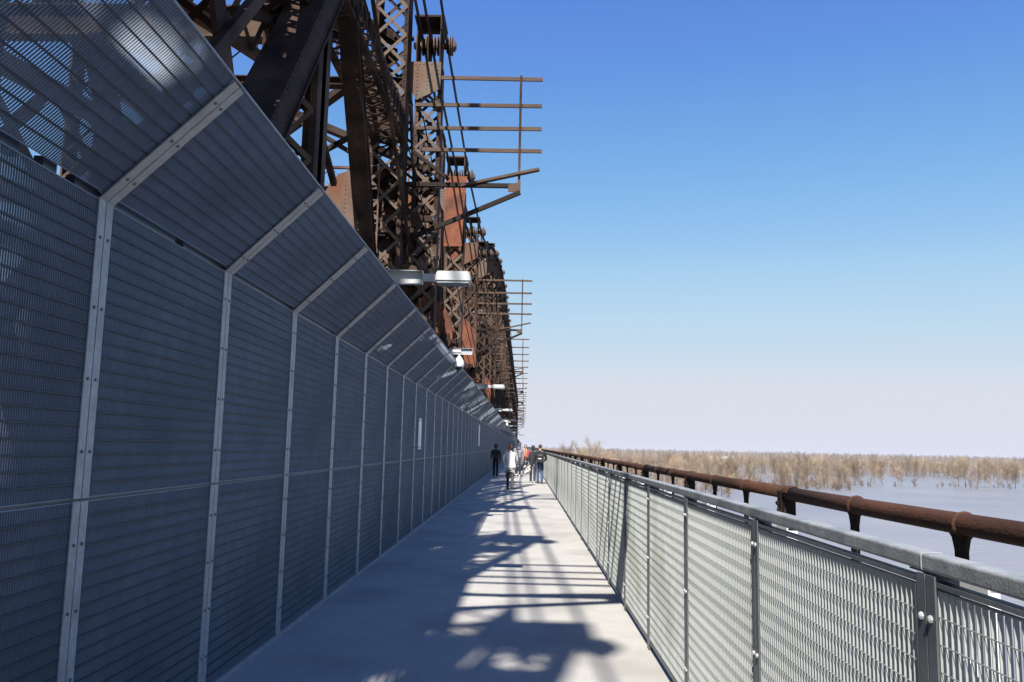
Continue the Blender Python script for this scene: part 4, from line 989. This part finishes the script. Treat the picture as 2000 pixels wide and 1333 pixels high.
# the mass of the wood behind, one object
def mass(name, spots, mt, kind='stuff', variants=4, nt_=215, th=1.5):
    src = []
    for i in range(variants):
        T, C = tree_mesh(200+i, 21+i, 6.4, 5, nt_, 0, 0, .3, thick=th); T.v += []; o = len(T.v)
        vs = np.array(T.v + C.v, dtype=np.float32); fs = T.f + [tuple(a+o for a in f) for f in C.f]; src.append((vs, fs))
    V_, F_ = [], []; off = 0
    src = [(v_, np.array([(f[0], f[k], f[k+1]) for f in fs for k in range(1, len(f)-1)], dtype=np.int32)) for v_, fs in src]
    for i, (x, y, sc) in enumerate(spots):
        vs, fs = src[i % variants]; a = rt.uniform(0, 6.28); c_, s_ = math.cos(a)*sc, math.sin(a)*sc
        V_.append(np.stack([vs[:, 0]*c_-vs[:, 1]*s_+x, vs[:, 0]*s_+vs[:, 1]*c_+y, vs[:, 2]*sc+WZ-.2], 1)); F_.append(fs+off); off += len(vs)
    V_ = np.concatenate(V_).astype(np.float32); F_ = np.concatenate(F_); me = bpy.data.meshes.new(name)
    me.vertices.add(len(V_)); me.vertices.foreach_set('co', V_.ravel()); me.loops.add(F_.size); me.loops.foreach_set('vertex_index', F_.ravel())
    me.polygons.add(len(F_)); me.polygons.foreach_set('loop_start', np.arange(0, F_.size, 3, dtype=np.int32)); me.materials.append(mt); me.update(calc_edges=True); me.validate()
    return link(name, me, None, kind)
sp_ = []
for k in range(900):
    px = rt.uniform(1000, 2250); Y0_ = 1050 if px > 1400 else 850; Y = Y0_ + 520*rt.random()**1.3; sp_.append((at(px, Y), Y, rt.uniform(.74, 1.0)))
tag(mass('bare_wood', sp_, M['farwood']), 'dense tan mass of leafless flooded woodland behind the nearer trees', 'wood')
sp_ = []
for k in range(1300):
    px = rt.uniform(900, 2300); Y = 1700 + 5200*rt.random()**1.5; sp_.append((at(px, Y), Y, rt.uniform(1.05, 1.3)))
tag(mass('far_wood', sp_, M['distant'], nt_=34, th=6.0), 'thin grey brown line of far woods on the horizon', 'wood')
# undergrowth filling the foot of the woods
sp_ = []
for k in range(700):
    px = rt.uniform(1635, 2150); Y = 1015+rt.random()*220; sp_.append((at(px, Y), Y, rt.uniform(.28, .5)))
for k in range(700):
    px = rt.uniform(1030, 1420); Y = 500+rt.random()**.8*520; sp_.append((at(px, Y), Y, rt.uniform(.2, .42)))
for k in range(220):
    px = rt.uniform(1390, 1650); Y = 660+rt.random()*200; sp_.append((at(px, Y), Y, rt.uniform(.2, .4)))
tag(mass('undergrowth', sp_, M['brush'], nt_=44, th=3.0), 'matted reddish undergrowth at the foot of the bare woods', 'undergrowth')
# low far bank
b = MB(); n = 40
ring = [(-3000+ i*13000/n, 1650+80*math.sin(i*1.3)) for i in range(n+1)]
for i in range(n):
    (x0, y0), (x1, y1) = ring[i], ring[i+1]
    b.add([(x0, y0, WZ-.5), (x1, y1, WZ-.5), (x1*1.0, y1+40, WZ+1.0), (x0, y0+40, WZ+1.0), (x1*1.3, 15500, WZ+2), (x0*1.3, 15500, WZ+2)], [(0, 1, 2, 3), (3, 2, 4, 5)])
struct(b.build('ground', M['farwood']))
# pale sheds in the clearing far off
for i, (px, Y, L, lab) in enumerate(((1392, 2050, 26, 'leftmost small white shed in the far clearing'), (1405, 2010, 34, 'longest low white shed in the far clearing'), (1420, 2080, 20, 'rightmost small white shed in the far clearing'))):
    x = at(px, Y); o = empty('shed', lab, 'shed', (x, Y, WZ+1), 'white sheds far across the river')
    mb = MB(); mb.box((x-L/2, Y-6, WZ+1), (x+L/2, Y+6, WZ+9)); mb.build('wall', M['white'], o)
    mb = MB(); mb.prism([(-7, 0), (7, 0), (0, 4)], L+1.5, (x, Y, WZ+9.02), (0, 1, 0), (0, 0, 1)); mb.build('roof', M['white'], o)
    mb = MB(); mb.box((x-2, Y-6.1, WZ+1), (x+2, Y-6.01, WZ+6)); mb.build('door', M['galv_dark'], o)

# ------------------------------------------------------------------ thin spring haze over the river plain
hm = bpy.data.materials.new('haze_air'); hm.use_nodes = True; hn = hm.node_tree; hn.nodes.remove(hn.nodes['Principled BSDF'])
pv = hn.nodes.new('ShaderNodeVolumePrincipled'); pv.inputs['Color'].default_value = (.78, .82, .92, 1); pv.inputs['Density'].default_value = HAZE; pv.inputs['Anisotropy'].default_value = .0
hn.links.new(pv.outputs[0], hn.nodes['Material Output'].inputs['Volume'])
b = MB(); b.box((-9500, -3500, WZ-1.6), (14500, 16500, 30)); b.build('haze', hm, None, 'stuff')


for o in bpy.data.objects:
    for k in ('_local', '_off'):
        if k in o: del o[k]
